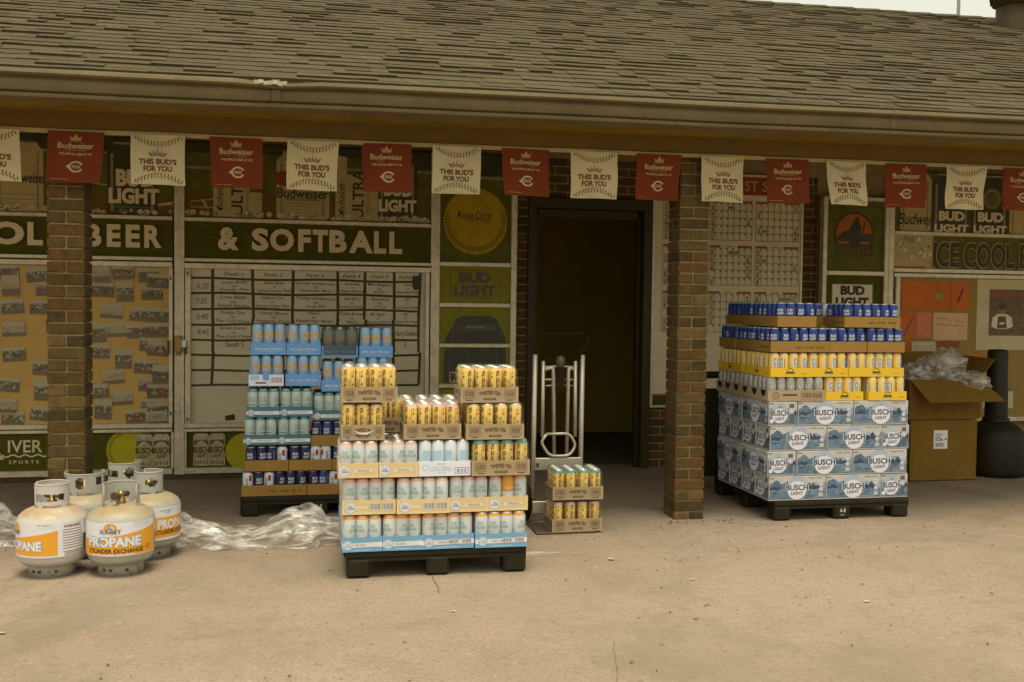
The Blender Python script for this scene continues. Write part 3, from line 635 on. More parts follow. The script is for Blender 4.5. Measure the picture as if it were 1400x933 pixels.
def busch_can(p, x0, x1, z0, z1):
    can_print(p, x0, x1, z0, z1, 'print_ice', 4); cx = (x0+x1)/2; w2 = (x1-x0)
    p.poly([(x0+.004, z0+.15), (cx-.02, z0+.18), (cx, z0+.195), (cx+.025, z0+.175), (x1-.004, z0+.15), (x1-.004, z0+.19), (x0+.004, z0+.19)], 'print_slate', 5.2)
    p.poly([(cx-.045, z0+.09), (cx-.025, z0+.045), (cx+.025, z0+.045), (cx+.045, z0+.09), (cx+.055, z0+.15), (cx, z0+.17), (cx-.055, z0+.15)], 'print_cream', 5.4)
    for k in range(5): p.rect(x0+.012+k*.02, z0+.01, x0+.020+k*.02, z0+.04, 'print_slate', 5.3)
    p.text('BUSCH', cx, z0+.12, w2*1.0, .047, 'ink', 6.5, .03); p.text('LIGHT', cx, z0+.077, w2*.66, .026, 'ink', 6.5, .03, .25)
panel(lb, 'lower_panel', -3.149, .088, -.986, .358, 'turf_green', draw=draw_low_left)
gl = MB(); gl.face([(-3.149, YF+.003, .424), (-1.0, YF+.003, .424), (-1.0, YF+.003, 1.571), (-3.149, YF+.003, 1.571)], 'glass'); gl.build('pane', lb)
def latch(par, x, z, horiz=True):
    q = MB()
    if horiz: q.box(x-.02, YF-.03, z-.004, x+.02, YF-.013, z+.004, 'aluminium_bright'); q.box(x-.005, YF-.033, z-.012, x+.005, YF-.012, z+.012, 'steel_dark')
    else: q.box(x-.007, YF-.04, z-.05, x+.007, YF-.013, z+.05, 'steel_dark', .003)
    q.build('latch', par)
latch(lb, -.985, 1.49); latch(lb, -.985, .50); latch(lb, -1.0, .985, False)
# --- post and whiteboard
wb = empty('schedule_board', (0, YF, 0), 0, 'long aluminium framed whiteboard with a taped handwritten schedule grid', 'whiteboard')
bar(wb, -.963, .04, -.892, 2.49, YF+.002, .08, name='post'); bar(wb, .928, .04, .998, 2.49, YF+.002, .08, name='post')
for z0, z1, dy in ((1.914, 1.943, 0), (1.617, 1.643, 0), (1.566, 1.606, -.012), (.388, .422, -.012), (.357, .382, 0), (.045, .088, 0)): bar(wb, -.891, z0, .927, z1, YF+dy)
bar(wb, -.885, .423, -.846, 1.565, YF-.012); bar(wb, .888, .423, .918, 1.565, YF-.012); bar(wb, -.89, .089, -.875, .356)
latch(wb, -.865, 1.53); latch(wb, -.868, .455); latch(wb, -.878, .985, False)
q = MB(); q.box(-.955, YF-.045, .95, -.905, YF+.001, 1.07, 'brass', .004); q.box(-.905, YF-.05, .985, -.872, YF-.02, 1.04, 'label_white', .004); q.box(-.945, YF-.05, .93, -.915, YF-.02, .955, 'brass', .006); q.build('padlock', wb)
def draw_mural_mid(p):
    p.rect(-.89, 1.945, .2, 2.14, 'infield_clay', 1); p.rect(-.89, 2.42, .927, 2.49, 'print_and_shade_dark', 1); p.rect(-.89, 2.30, -.62, 2.32, 'print_grey', 1.2)  # dark top band is painted-in shade of the porch ceiling
    p.rect(.03, 2.33, .93, 2.345, 'print_grey', 1.2); p.rect(-.89, 2.345, .93, 2.42, 'field_green', 1.1); p.rect(.80, 2.36, .93, 2.47, 'print_and_shade_dark', 1.3)
    p.line((-.85, 2.06), (-.63, 2.09), .006, 'print_cream', 2); p.line((-.85, 2.02), (-.6, 2.02), .006, 'print_cream', 2); p.poly([(-.78, 2.08), (-.76, 2.08), (-.72, 2.01), (-.74, 2.01)], 'print_cream', 2)
    for x0 in (-.69, .20):   # white bottles lying as tall cartons
        p.poly([(x0, 1.955), (x0+.085, 1.955), (x0+.085, 2.43), (x0+.02, 2.44), (x0, 2.41)], 'print_cream', 2.2); p.rect(x0+.085, 1.955, x0+.26, 2.30, 'print_cream', 2)
        p.rect(x0+.255, 1.955, x0+.35, 2.45 if x0 > 0 else 2.14, 'print_cream', 2.4)
        p.text('Michelob', x0+.045, 2.10, .26, .05, 'ink', 4, .005, .4, pi/2); p.text('ULTRA', x0+.17, 2.155, .37, .085, 'ink', 4, .02, 0, pi/2)
        p.text('SUPERIOR LIGHT BEER', x0+.245, 2.1, .24, .016, 'ink_soft', 4, 0, 0, pi/2)
    can_print(p, -.235, .155, 1.95, 2.46, 'print_cream', 2)
    p.poly([(-.235, 2.21), (-.1, 2.18), (.155, 2.23), (.155, 2.36), (-.235, 2.3)], 'print_red', 3); p.disc(-.01, 2.30, .105, .115, 'print_grey', 3.4); p.disc(-.01, 2.30, .088, .098, 'ink_soft', 3.6)
    p.poly([(-.085, 2.30), (-.01, 2.39), (.065, 2.30), (-.01, 2.21)], 'print_cream', 3.8); p.poly([(-.068, 2.30), (-.01, 2.37), (.048, 2.30), (-.01, 2.23)], 'print_grey', 4); p.text('AB', -.01, 2.30, .04, .03, 'ink', 4.4, .02)
    for k in range(4): p.rect(-.23+.012*k, 2.385+.014*k, .15, 2.39+.014*k, 'ink_soft', 3.5)
    p.text('Budweiser', -.04, 2.145, .38, .075, 'ink', 4.4, .02); p.text('KING OF BEERS', -.04, 2.098, .24, .018, 'ink', 4.4, .02, sp=1.2)
    for k in range(4): p.rect(-.22, 2.0+.022*k, .14, 2.004+.022*k, 'print_grey', 4)
    can_print(p, .52, .82, 1.955, 2.46, 'print_and_shade_dark', 2.6); p.text('BUD', .675, 2.2, .22, .11, 'cream_letter', 4, .05); p.text('LIGHT', .67, 2.075, .29, .095, 'cream_letter', 4, .05)
    p.rect(.52, 1.985, .82, 1.99, 'print_grey', 4)
    ice(p, -.88, .915, 1.955, 75)
panel(wb, 'mural_panel', -.891, 1.943, .927, 2.49, 'field_green', draw=draw_mural_mid)
panel(wb, 'sign_panel', -.891, 1.643, .927, 1.914, 'turf_green')
letters(wb, '&SOFTBALL', 0, [(-.655, -.503), (-.413, -.291), (-.281, -.105), (-.075, .020), (.033, .145), (.156, .286), (.303, .484), (.492, .584), (.608, .707)], 1.706, 1.876, 'cream_letter', YF+.03)
vx = [-.845, -.69, -.40, -.115, .22, .43, .645, .845]; hz = [1.55, 1.495, 1.385, 1.27, 1.155, 1.04, .925, .81, .70]
R = [['', 'Field 1', 'Field 2', 'Field 3', 'Field 4', 'Field 5', 'Field 6'],
     ['6:30', 'Low Balls\nvs\nFamily Ties', 'Nasty Bases\nvs\nSell the Home Plate', 'Coney Undercoys\nvs\nYesterday Boys', 'Ravin Bats\nvs\nPopfire Broham', 'Mis Begun\nvs\nFTO', 'USA\nvs\nSpinning Kings'],
     ['7:35', 'Low Balls\nvs\nSmall Sticks', 'Historic Cuts\nvs\nSell the Home Plate', 'Coney Undercoys\nvs\nlocal 392', 'Bash Bros\nvs\nLoads on Whits', 'Bunters\nvs\nFTO', 'EDP\nvs\nHard Hand Outlaws'],
     ['8:40', 'Family Ties\nvs\nThe Cold Ones', 'Nasty Bases\nvs\nHistoric Cuts', 'Pitch\nvs\nYesterday Boys', 'Popfire Broham\nvs\nVisitors', 'Mis Begun\nvs\nCentered Sisters', 'BSA\nvs\nQueen City Kings'],
     ['9:45', 'Small Sticks\nvs\nThe Cold Ones', '', '', 'Popfire\nvs\nKings', '', 'Hard Outlaws'],
     ['', 'South 5', 'Jays', '', '', '', 'E'], [''], ['']]
def draw_wb(p):
    rs = random.Random(3)
    for i, x in enumerate(vx[1:]): 
        zz = [1.565, 1.2, .95, .70]
        for a, b in zip(zz, zz[1:]): p.line((x+rs.uniform(-.008, .008), a), (x+rs.uniform(-.008, .008)-.004*(i < 2), b), .022, 'tape_dark', 1.4)
    for z in hz[1:]:
        n = 9; x1 = .80 if z > 1.45 else .845
        for k in range(n): p.line((-.845+(x1+.845)*k/n, z+.005*sin(k*1.3+z*9)), (-.845+(x1+.845)*(k+1)/n, z+.005*sin((k+1)*1.3+z*9)), .017, 'tape_dark', 1)
    for r, row in enumerate(R):
        zt, zb = (1.565, 1.495) if r == 0 else (hz[r], hz[r+1])
        for c_, s_ in enumerate(row):
            if not s_: continue
            xa, xb = vx[c_], vx[c_+1]; ln = s_.count('\n')
            ww = min((xb-xa)*.86, .0195*max(len(k) for k in s_.split('\n'))); hh = (zb-zt)*-1*(.74 if ln else .36)
            p.text(s_, (xa+xb)/2+rs.uniform(-.01, .01), (zt+zb)/2+(.025 if r == 5 else 0), ww if c_ else .085, hh if c_ else .045, 'ink' if c_ else 'ink_soft', 2, .004, .25, rs.uniform(-.03, .03))
    p.line((-.385, 1.14), (-.26, 1.10), .006, 'ink_soft', 2); p.line((-.385, 1.06), (-.26, 1.10), .006, 'ink_soft', 2)
    p.poly([(.79, 1.54), (.845, 1.545), (.85, 1.44), (.80, 1.43), (.785, 1.47)], 'tape_dark', 2)
    p.poly([(-.60, .435), (-.53, .44), (-.535, .485), (-.605, .47)], 'tape_dark', 2)
    p.poly([(-.60, .435), (-.53, .44), (-.535, .485), (-.605, .47)], 'tape_dark', 2.2)
panel(wb, 'writing_board', -.846, .422, .888, 1.566, 'whiteboard', draw=draw_wb)
def draw_low_mid(p):
    for x0 in (-.83, -.715): busch_can(p, x0, x0+.113, .10, .345)
    p.disc(-.46, .2, .14, .14, 'ball_lime', 2, 36)
    for x0 in (.35, .46): busch_can(p, x0, x0+.11, .10, .345)
panel(wb, 'lower_panel', -.875, .088, .927, .357, 'turf_green', draw=draw_low_mid)
gl = MB(); gl.face([(-.846, YF+.003, .422), (.888, YF+.003, .422), (.888, YF+.003, 1.566), (-.846, YF+.003, 1.566)], 'glass'); gl.build('pane', wb)
# --- narrow column with softball
cb = empty('display_column', (1.28, YF, 0), 0, 'narrow green display column with a yellow softball and a backpack picture', 'display board')
bar(cb, 1.560, .04, 1.606, 2.49, YF+.002, .08, name='post')
for z0, z1 in ((1.621, 1.654), (1.304, 1.337), (.990, 1.021), (.675, .705), (.36, .39), (.045, .088)): bar(cb, .999, z0, 1.559, z1)
def draw_ball(p):
    p.rect(.999, 2.30, 1.559, 2.325, 'print_grey', 1); p.rect(.999, 2.325, 1.559, 2.49, 'print_and_shade_dark', 1)  # upper dark band: shade under the ceiling, put into the panel colour
    p.disc(1.278, 1.972, .252, .258, 'ball_yellow', 1.5, 48)
    stitches(p, 1.278, 1.985, .225, pi*.93, 2.07*pi, 34, 'ball_seam', 3, ln=.022, wd=.007)
    p.text('R', 1.155, 2.022, .036, .056, 'ink', 3, .02); p.text('IVER', 1.222, 2.014, .085, .04, 'ink', 3, .012); p.text('C', 1.293, 2.022, .036, .056, 'ink', 3, .02); p.text('ITY', 1.36, 2.014, .085, .04, 'ink', 3, .012)
    for k in range(14): p.line((1.19+k*.0165, 1.987+.004*(k % 2)), (1.19+(k+1)*.0165, 1.987+.004*((k+1) % 2)), .004, 'ink', 3)
    p.text('SPORTS COMPLEX', 1.305, 1.972, .2, .011, 'ink_soft', 3)
panel(cb, 'softball_panel', .999, 1.654, 1.559, 2.49, 'field_green', draw=draw_ball)
def draw_bl(p):
    p.frame(1.082, 1.378, 1.474, 1.598, .005, 'print_slate', 1.5); p.text('BUD', 1.28, 1.537, .25, .088, 'print_slate', 2, .06); p.text('LIGHT', 1.278, 1.436, .33, .088, 'print_slate', 2, .06)
panel(cb, 'sign_panel', .999, 1.337, 1.559, 1.621, 'lime_green', draw=draw_bl)
def bag(p, lo, hi):
    out = [(1.035, .70), (1.04, .95), (1.062, 1.08), (1.10, 1.14), (1.125, 1.205), (1.18, 1.235), (1.40, 1.238), (1.46, 1.21), (1.485, 1.15), (1.525, 1.07), (1.53, .95), (1.535, .70)]
    def cut(poly_):
        r = []
        for i, a in enumerate(poly_):
            b = poly_[(i+1) % len(poly_)]
            for lim, sg in ((lo, 1), (hi, -1)): pass
            r.append((a[0], min(max(a[1], lo), hi)))
        return r
    pl = cut(out)
    cx = 1.285
    p.poly(pl, 'print_navy', 1.5)
    if hi > 1.2:
        p.ring(1.285, 1.232, .038, .045, 'print_and_shade_dark', 2, 14, 0, pi, .8)
        p.poly([(1.15, 1.17), (1.43, 1.17), (1.46, 1.12), (1.12, 1.12)], 'print_slate', 2.2); p.rect(1.21, 1.145, 1.36, 1.155, 'print_grey', 2.6)
        p.line((1.13, 1.2), (1.09, 1.04), .012, 'print_slate', 2.4); p.line((1.46, 1.2), (1.50, 1.04), .012, 'print_slate', 2.4)
    else:
        p.line((1.2, .98), (1.27, .80), .012, 'print_slate', 2.2); p.line((1.45, .98), (1.47, .75), .012, 'print_slate', 2.2); p.line((1.09, .98), (1.08, .72), .01, 'print_slate', 2.2)
        p.rect(1.085, .715, 1.30, .80, 'print_cream', 3); p.text('RAW', 1.19, .757, .19, .062, 'ink', 4, .05)
panel(cb, 'picture_panel', .999, 1.021, 1.559, 1.304, 'lime_green', draw=lambda p: bag(p, 1.022, 1.30))
panel(cb, 'picture_panel', .999, .705, 1.559, .990, 'lime_green', draw=lambda p: bag(p, .71, .988))
panel(cb, 'lower_panel', .999, .39, 1.559, .675, 'lime_green'); panel(cb, 'lower_panel', .999, .088, 1.559, .36, 'turf_green')
# --- calendar board on the wall
kb = empty('calendar_board', (3.4, YW, 0), 0, 'white wall board of printed month calendars beside the open doorway', 'calendar board')
bd = MB(); bd.box(2.765, YW-.03, .52, 4.052, YW-.008, 2.43, 'calendar_paper')
p = Print(bd, wallfn(YW-.03))
p.rect(2.82, 2.26, 4.03, 2.41, 'print_red', 1.5); p.text('ST SO', 3.69, 2.335, .30, .085, 'print_cream', 3, .01)
rs = random.Random(11)
cxs = [(2.835, 3.215), (3.24, 3.612), (3.645, 4.035)]; czs = [(1.885, 2.21), (1.515, 1.84), (1.125, 1.46)]
for (a, b) in cxs:
    for (c_, d_) in czs:
        p.rect(a, d_-.016, b, d_, 'calendar_red', 1.5); p.rect((a+b)/2-.09, d_-.018, (a+b)/2+.06, d_+.004, 'calendar_paper', 2); p.rect((a+b)/2-.05, d_-.011, (a+b)/2+.02, d_-.005, 'calendar_red', 2.5)
        p.rect(a, c_-.004, b, c_, 'calendar_red', 1.5)
        for i in range(8): x = a+(b-a)*i/7; p.rect(x-.002, c_, x+.002, d_-.018, 'calendar_red' if i in (0, 7) else 'ink_soft', 1.5)
        for j in range(1, 6): z = c_+(d_-.018-c_)*j/5; p.rect(a, z-.002, b, z+.002, 'ink_soft', 1.5)
        for i in range(7):
            for j in range(5):
                x = a+(b-a)*(i+.82)/7; z = c_+(d_-.018-c_)*(j+.83)/5; p.rect(x-.006, z-.006, x+.006, z+.006, 'ink_soft', 2)
                if rs.random() < (.75 if i in (0, 6) else .06): p.text(rs.choice(('WOMENS', 'LEAGUE', 'TOURNEY', 'MENS')), a+(b-a)*(i+.45)/7, z-.03, .052, .026, 'ink', 2, .01, 0, pi/2 if i in (0, 6) else 0)
bo = bd.build('sheet', kb)
for x0, z0, x1, z1 in ((2.745, .5, 2.765, 2.44), (4.052, .5, 4.072, 2.44), (2.766, .5, 4.051, .52)): bar(kb, x0, z0, x1, z1, YW-.04, .03)
q = MB(); q.box(2.766, YW-.034, .521, 4.051, YW-.031, .60, 'print_and_shade_dark'); q.box(2.766, YW-.0345, .60, 4.051, YW-.031, .612, 'calendar_red'); q.build('bottom_band', kb)
# --- right display column
rc = empty('display_column', (4.55, YF, 0), 0, 'narrow display column with a round orange emblem panel over a white sign', 'display board')
bar(rc, 4.225, .35, 4.262, 2.27, YF, .07, name='post')
for z0, z1 in ((2.24, 2.272), (1.612, 1.648), (1.0, 1.03), (.35, .385)): bar(rc, 4.263, z0, 4.795, z1)
def draw_logo(p):
    p.ring(4.52, 1.965, .165, .185, 'print_and_shade_dark', 2.4, 36); p.disc(4.52, 1.965, .167, .167, 'print_orange', 2, 36)
    p.poly([(4.36, 1.93), (4.42, 1.98), (4.50, 2.01), (4.53, 1.96), (4.68, 1.97), (4.685, 1.94), (4.68, 1.90), (4.36, 1.90)], 'print_and_shade_dark', 3)
    p.poly([(4.47, 1.90), (4.48, 2.02), (4.53, 2.09), (4.545, 2.11), (4.57, 2.10), (4.565, 2.06), (4.59, 2.02), (4.57, 1.95), (4.58, 1.86), (4.49, 1.86)], 'print_and_shade_dark', 3.2)
    p.line((4.60, 1.97), (4.62, 2.07), .014, 'print_and_shade_dark', 3); p.rect(4.36, 1.775, 4.70, 1.875, 'print_and_shade_dark', 3.4)
    [p.rect(4.385+.042*q_, 1.797, 4.385+.042*q_+.022, 1.855, 'field_green', 4) for q_ in range(7)]; p.ring(4.52, 1.955, .168, .182, 'print_red', 3.6, 14, pi*1.3, pi*1.75)
panel(rc, 'emblem_panel', 4.263, 1.648, 4.795, 2.24, 'field_green', draw=draw_logo)
def draw_rbl(p):
    p.rect(4.328, 1.25, 4.71, 1.54, 'print_white', 1.5); p.frame(4.328, 1.25, 4.71, 1.54, .006, 'print_grey', 2); p.text('BUD', 4.52, 1.485, .225, .08, 'ink', 3, .06); p.text('LIGHT', 4.518, 1.385, .31, .085, 'ink', 3, .06)
panel(rc, 'sign_panel', 4.263, 1.03, 4.795, 1.612, 'turf_green', draw=draw_rbl); panel(rc, 'lower_panel', 4.263, .385, 4.795, 1.0, 'turf_green')
# --- right notice board
rb = empty('notice_board', (5.9, YF, 0), 0, 'aluminium notice board with orange and pink papers under a beer can mural', 'notice board')
bar(rb, 4.797, .35, 4.885, 2.27, YF+.002, .07, name='post')
for z0, z1, dy in ((1.648, 1.682, 0), (1.606, 1.640, -.01), (.36, .40, -.01)): bar(rb, 4.886, z0, 7.4, z1, YF+dy)
bar(rb, 4.905, .401, 4.945, 1.605, YF-.01); bar(rb, 7.36, .401, 7.4, 1.605, YF-.01); bar(rb, 4.886, 1.965, 7.4, 1.998, YF+.004)
def draw_rm(p):
    p.rect(4.886, 1.682, 5.27, 2.0, 'print_cream', 1)
    for i in range(40): x = random.uniform(4.9, 5.24); z = random.uniform(1.74, 1.93); p.poly([(x, z), (x+random.uniform(.02, .06), z+.01), (x+.03, z+random.uniform(.02, .06))], random.choice(('print_ice', 'print_grey', 'print_white')), 1.5+i*.02)
    p.rect(4.886, 1.683, 5.2, 1.70, 'print_orange', 1.4)
    for (x0, x1, bdy) in ((4.95, 5.24, 'print_cream'), (5.255, 5.62, 'print_navy'), (5.63, 6.0, 'print_and_shade_dark'), (6.01, 6.35, 'print_cream'), (6.4, 6.75, 'print_navy'), (6.8, 7.15, 'print_cream')): can_print(p, x0, x1, 2.0, 2.5, bdy, 2)
    p.text('Budwei', 5.09, 2.105, .33, .10, 'ink', 4, .01, .4)
    for x in (5.44, 5.82): p.text('BUD', x, 2.14, .25, .085, 'cream_letter', 4, .05); p.text('LIGHT', x, 2.035, .33, .07, 'cream_letter', 4, .05)
    p.disc(5.83, 2.3, .09, .09, 'ink_soft', 4); p.disc(5.83, 2.3, .06, .06, 'field_green', 4.4)
    p.text('ICE COOL BEER', 5.885, 1.806, 1.25, .236, 'print_cream', 5, .055); p.text('ICE COOL BEER', 5.885, 1.806, 1.235, .218, 'ink', 6, .032)
panel(rb, 'mural_panel', 4.886, 1.682, 7.4, 2.5, 'field_green', draw=draw_rm)
panel(rb, 'backing_board', 4.945, .40, 7.36, 1.606, 'cork')
def paper(x0, z0, x1, z1, m_, k, draw=None, name='paper'):
    q = MB(); y = YF+.0285-.0012*k; q.box(x0, y, z0, x1, y+.0009, z1, m_)
    if draw: draw(Print(q, wallfn(y), .0004))
    o = q.build(name, rb)
paper(4.985, 1.337, 5.45, 1.573, 'paper_orange', 1, lambda p: (p.disc(5.34, 1.445, .042, .045, 'ball_yellow', 1), p.line((5.30, 1.49), (5.37, 1.475), .006, 'ink', 1.5), p.line((5.31, 1.395), (5.37, 1.40), .006, 'ink', 1.5)) and None)
paper(5.456, 1.335, 5.63, 1.571, 'paper_orange', 2, lambda p: [p.disc(5.565-.012*q_, 1.50-.03*q_, .013, .017, 'ink', 1, 10) for q_ in range(4)])
paper(4.975, 1.07, 5.125, 1.312, 'paper_orange', 2, lambda p: p.line((5.01, 1.1), (5.10, 1.28), .01, 'ink', 1))
paper(5.134, 1.085, 5.272, 1.308, 'paper_pink', 1); paper(5.29, 1.068, 5.625, 1.305, 'paper_pale', 2, lambda p: [p.line((5.32+.03*q_, 1.265-.004*q_+.012*(q_ % 2)), (5.345+.03*q_, 1.235-.004*q_+.014*(q_ % 3)), .006, 'ink_soft', 1) for q_ in range(9)] + [p.line((5.31, 1.205), (5.60, 1.19), .005, 'ink_soft', 1)] and None)
paper(4.99, .78, 5.085, 1.06, 'paper_orange', 1); paper(5.09, .93, 5.32, 1.055, 'paper_white', 2, lambda p: [p.rect(5.11, .95+.02*k, 5.29, .953+.02*k, 'ink_soft', 1) for k in range(4)] and None)
paper(5.33, 1.0, 5.55, 1.06, 'print_red', 1); paper(5.63, .6, 5.78, .95, 'paper_orange', 1); paper(5.80, .47, 6.1, .62, 'paper_white', 1)
def draw_poster(p):
    p.rect(5.835, 1.11, 6.42, 1.515, 'poster_dark', 1); p.rect(5.86, 1.44, 6.09, 1.495, 'poster_red', 2); [p.poly([(6.11+.09*q_, 1.445), (6.15+.09*q_, 1.495), (6.19+.09*q_, 1.445)], 'poster_red', 2) for q_ in range(3)]
    p.disc(5.965, 1.345, .038, .046, 'skin_print', 2, 20); p.disc(5.965, 1.366, .04, .034, 'ink', 2.4, 20)
    p.poly([(5.86, 1.19), (5.87, 1.27), (5.92, 1.30), (6.01, 1.30), (6.06, 1.27), (6.075, 1.19), (6.02, 1.17), (5.91, 1.17)], 'print_white', 2.2); p.poly([(5.915, 1.175), (5.925, 1.28), (6.0, 1.28), (6.015, 1.175)], 'print_navy', 2.6); p.poly([(5.935, 1.215), (5.965, 1.205), (5.995, 1.218), (5.99, 1.228), (5.94, 1.226)], 'print_white', 3)
    for k in range(5): p.rect(6.16, 1.2+.04*k, 6.36, 1.206+.04*k, 'print_grey', 2)
paper(5.712, .985, 6.55, 1.60, 'poster_board', 1, draw_poster, 'poster')
gl = MB(); gl.face([(4.945, YF+.003, .40), (7.36, YF+.003, .40), (7.36, YF+.003, 1.606), (4.945, YF+.003, 1.606)], 'glass'); gl.build('pane', rb)

# ------------------------------------------------------------------ banners
YB = 5.765
tp = MB()
xs = [X0+.3*i for i in range(int((X1-X0)/.3))]
for a, b in zip(xs, xs[1:]):
    za, zb = 2.243+.0055*(a-.3)-.004*abs(sin(a*3.8)), 2.243+.0055*(b-.3)-.004*abs(sin(b*3.8))
    tp.add([(a, YB, za-.012), (a, YB, za+.012), (b, YB, zb+.012), (b, YB, zb-.012), (a, YB+.002, za-.012), (a, YB+.002, za+.012), (b, YB+.002, zb+.012), (b, YB+.002, zb-.012)], [(0, 3, 2, 1), (4, 5, 6, 7), (1, 2, 6, 5), (0, 4, 7, 3)], 'tape_white')
tag(tp.build('banner_tape', loc=(1.5, YB, 2.24)), 'long pale tape under the porch beam that carries the small banners', 'banner tape')
BW, BHT = .284, .276
def banner_mesh(kind, ph):
    b = MB()
    def fn(u, v, l):
        k = min(1, -v/.12); y = .016*sin(u*14+ph)*(-v/.276) + .016*(1-cos(v*9))*sin(ph*2) - .0055*sin(u*40+ph*3+v*14)*k - .0045*sin(v*28+u*17+ph)*k
        xx = u*(1-.02*(-v/.276)) + .006*sin(v*9+ph)
        return (xx, y-l-.009, v)
    n, k = 12, 8
    for th in (0, -.003):
        for i in range(n):
            for j in range(k):
                u0, u1 = -BW/2+BW*i/n, -BW/2+BW*(i+1)/n; v0, v1 = -BHT*j/k, -BHT*(j+1)/k
                q = [fn(u0, v0, th), fn(u0, v1, th), fn(u1, v1, th), fn(u1, v0, th)]
                b.face(q, 'banner_' + kind, True)
    p = Print(b, fn, .0011)
    if kind == 'white':
        for top in (1, -1):
            for i in range(15):
                t = (i-7)/7.3; u = .128*t; arc_ = .044*(1-t*t)
                v = -.006-arc_ if top > 0 else -BHT+.006+arc_; sg = -1 if top > 0 else 1
                nx_ = t*.8
                p.line((u, v+.001*sg), (u-nx_*.004+.006, v+sg*.017), .0048, 'banner_ink_red', 2)
                if v-sg*.014 < -.002 and v-sg*.014 > -BHT+.002: p.line((u, v-.001*sg), (u+nx_*.006+.005, v-sg*.013), .0048, 'banner_ink_red', 2)
        for i in range(9):
            t = (i-4)/4; p.line((.030*t, -.117-.006*t*t), (.047*t, -.098-.008*t*t+(.008 if i % 2 == 0 else 0)), .0042, 'banner_ink_red', 2)
        p.rect(-.001, -.089, .001, -.078, 'banner_ink_red', 2)
        p.text("THIS BUD'S", 0, -.149, .198, .032, 'banner_ink_red', 2, .035); p.text('FOR YOU', 0, -.188, .15, .032, 'banner_ink_red', 2, .035)
    else:
        p.poly([(-.026, -.048), (.026, -.048), (.031, -.024), (.016, -.036), (0, -.012), (-.016, -.036), (-.031, -.024)], 'banner_ink_gold', 2); p.rect(-.027, -.053, .027, -.050, 'banner_ink_gold', 2)
        p.text('Budweiser', 0, -.077, .185, .032, 'banner_ink_white', 2, .012); p.rect(-.055, -.103, .055, -.1005, 'banner_ink_gold', 2); p.text('THE OFFICIAL BEER OF THE', 0, -.121, .172, .0125, 'banner_ink_white', 2, .02)
        p.ring(.005, -.19, .026, .037, 'banner_ink_white', 2, 24, .42, 2*pi-.42, .86); p.poly([(-.047, -.19), (-.024, -.175), (-.024, -.205)], 'banner_ink_white', 2); p.text('REDS', .006, -.19, .04, .017, 'banner_ink_white', 3, .03)
        p.rect(-.12, -.260, -.03, -.2575, 'banner_ink_gold', 2)
    return b.build('banner', mesh_only=True)
BM = {(k, i): banner_mesh(k, ph) for k in ('red', 'white') for i, ph in enumerate((.3, 1.9, 3.6, 4.7, 5.5))}
cx = [-2.065, -1.645, -1.232, -.802, -.393, .024, .442, .836, 1.256, 1.67, 2.078, 2.49, 2.91, 3.32, 3.737, 4.17, 4.59]
behind = ['cut off by the left edge of the photo', 'hanging in front of the left brick pillar', 'in front of the dark printed beer can at left', 'beside the first tall white carton print', 'in front of the round emblem can print',
          'in front of the second dark can print', 'above the yellow softball panel', 'at the left side of the doorway', 'over the middle of the doorway', 'at the right side of the doorway', 'against the right brick pillar', 'over the right half of the calendar board', 'above the round orange emblem panel', 'above the post right of the orange emblem', 'above the second pale can lettering at right', 'cut off by the right edge of the photo']
for i, x in enumerate(cx):
    if i == 0: continue
    k = 'red' if i % 2 == 0 else 'white'
    o = inst('banner', BM[k, (i*3) % 5], None, (x, YB, 2.243+.0055*(x-.3)-.004), rot=(random.uniform(-.03, .02), random.uniform(-.018, .018), random.uniform(-.07, .07)))
    tag(o, ('dark red cloth banner ' if k == 'red' else 'white baseball stitched banner ')+behind[i-1], 'banner', 'small banners hanging along the porch beam')

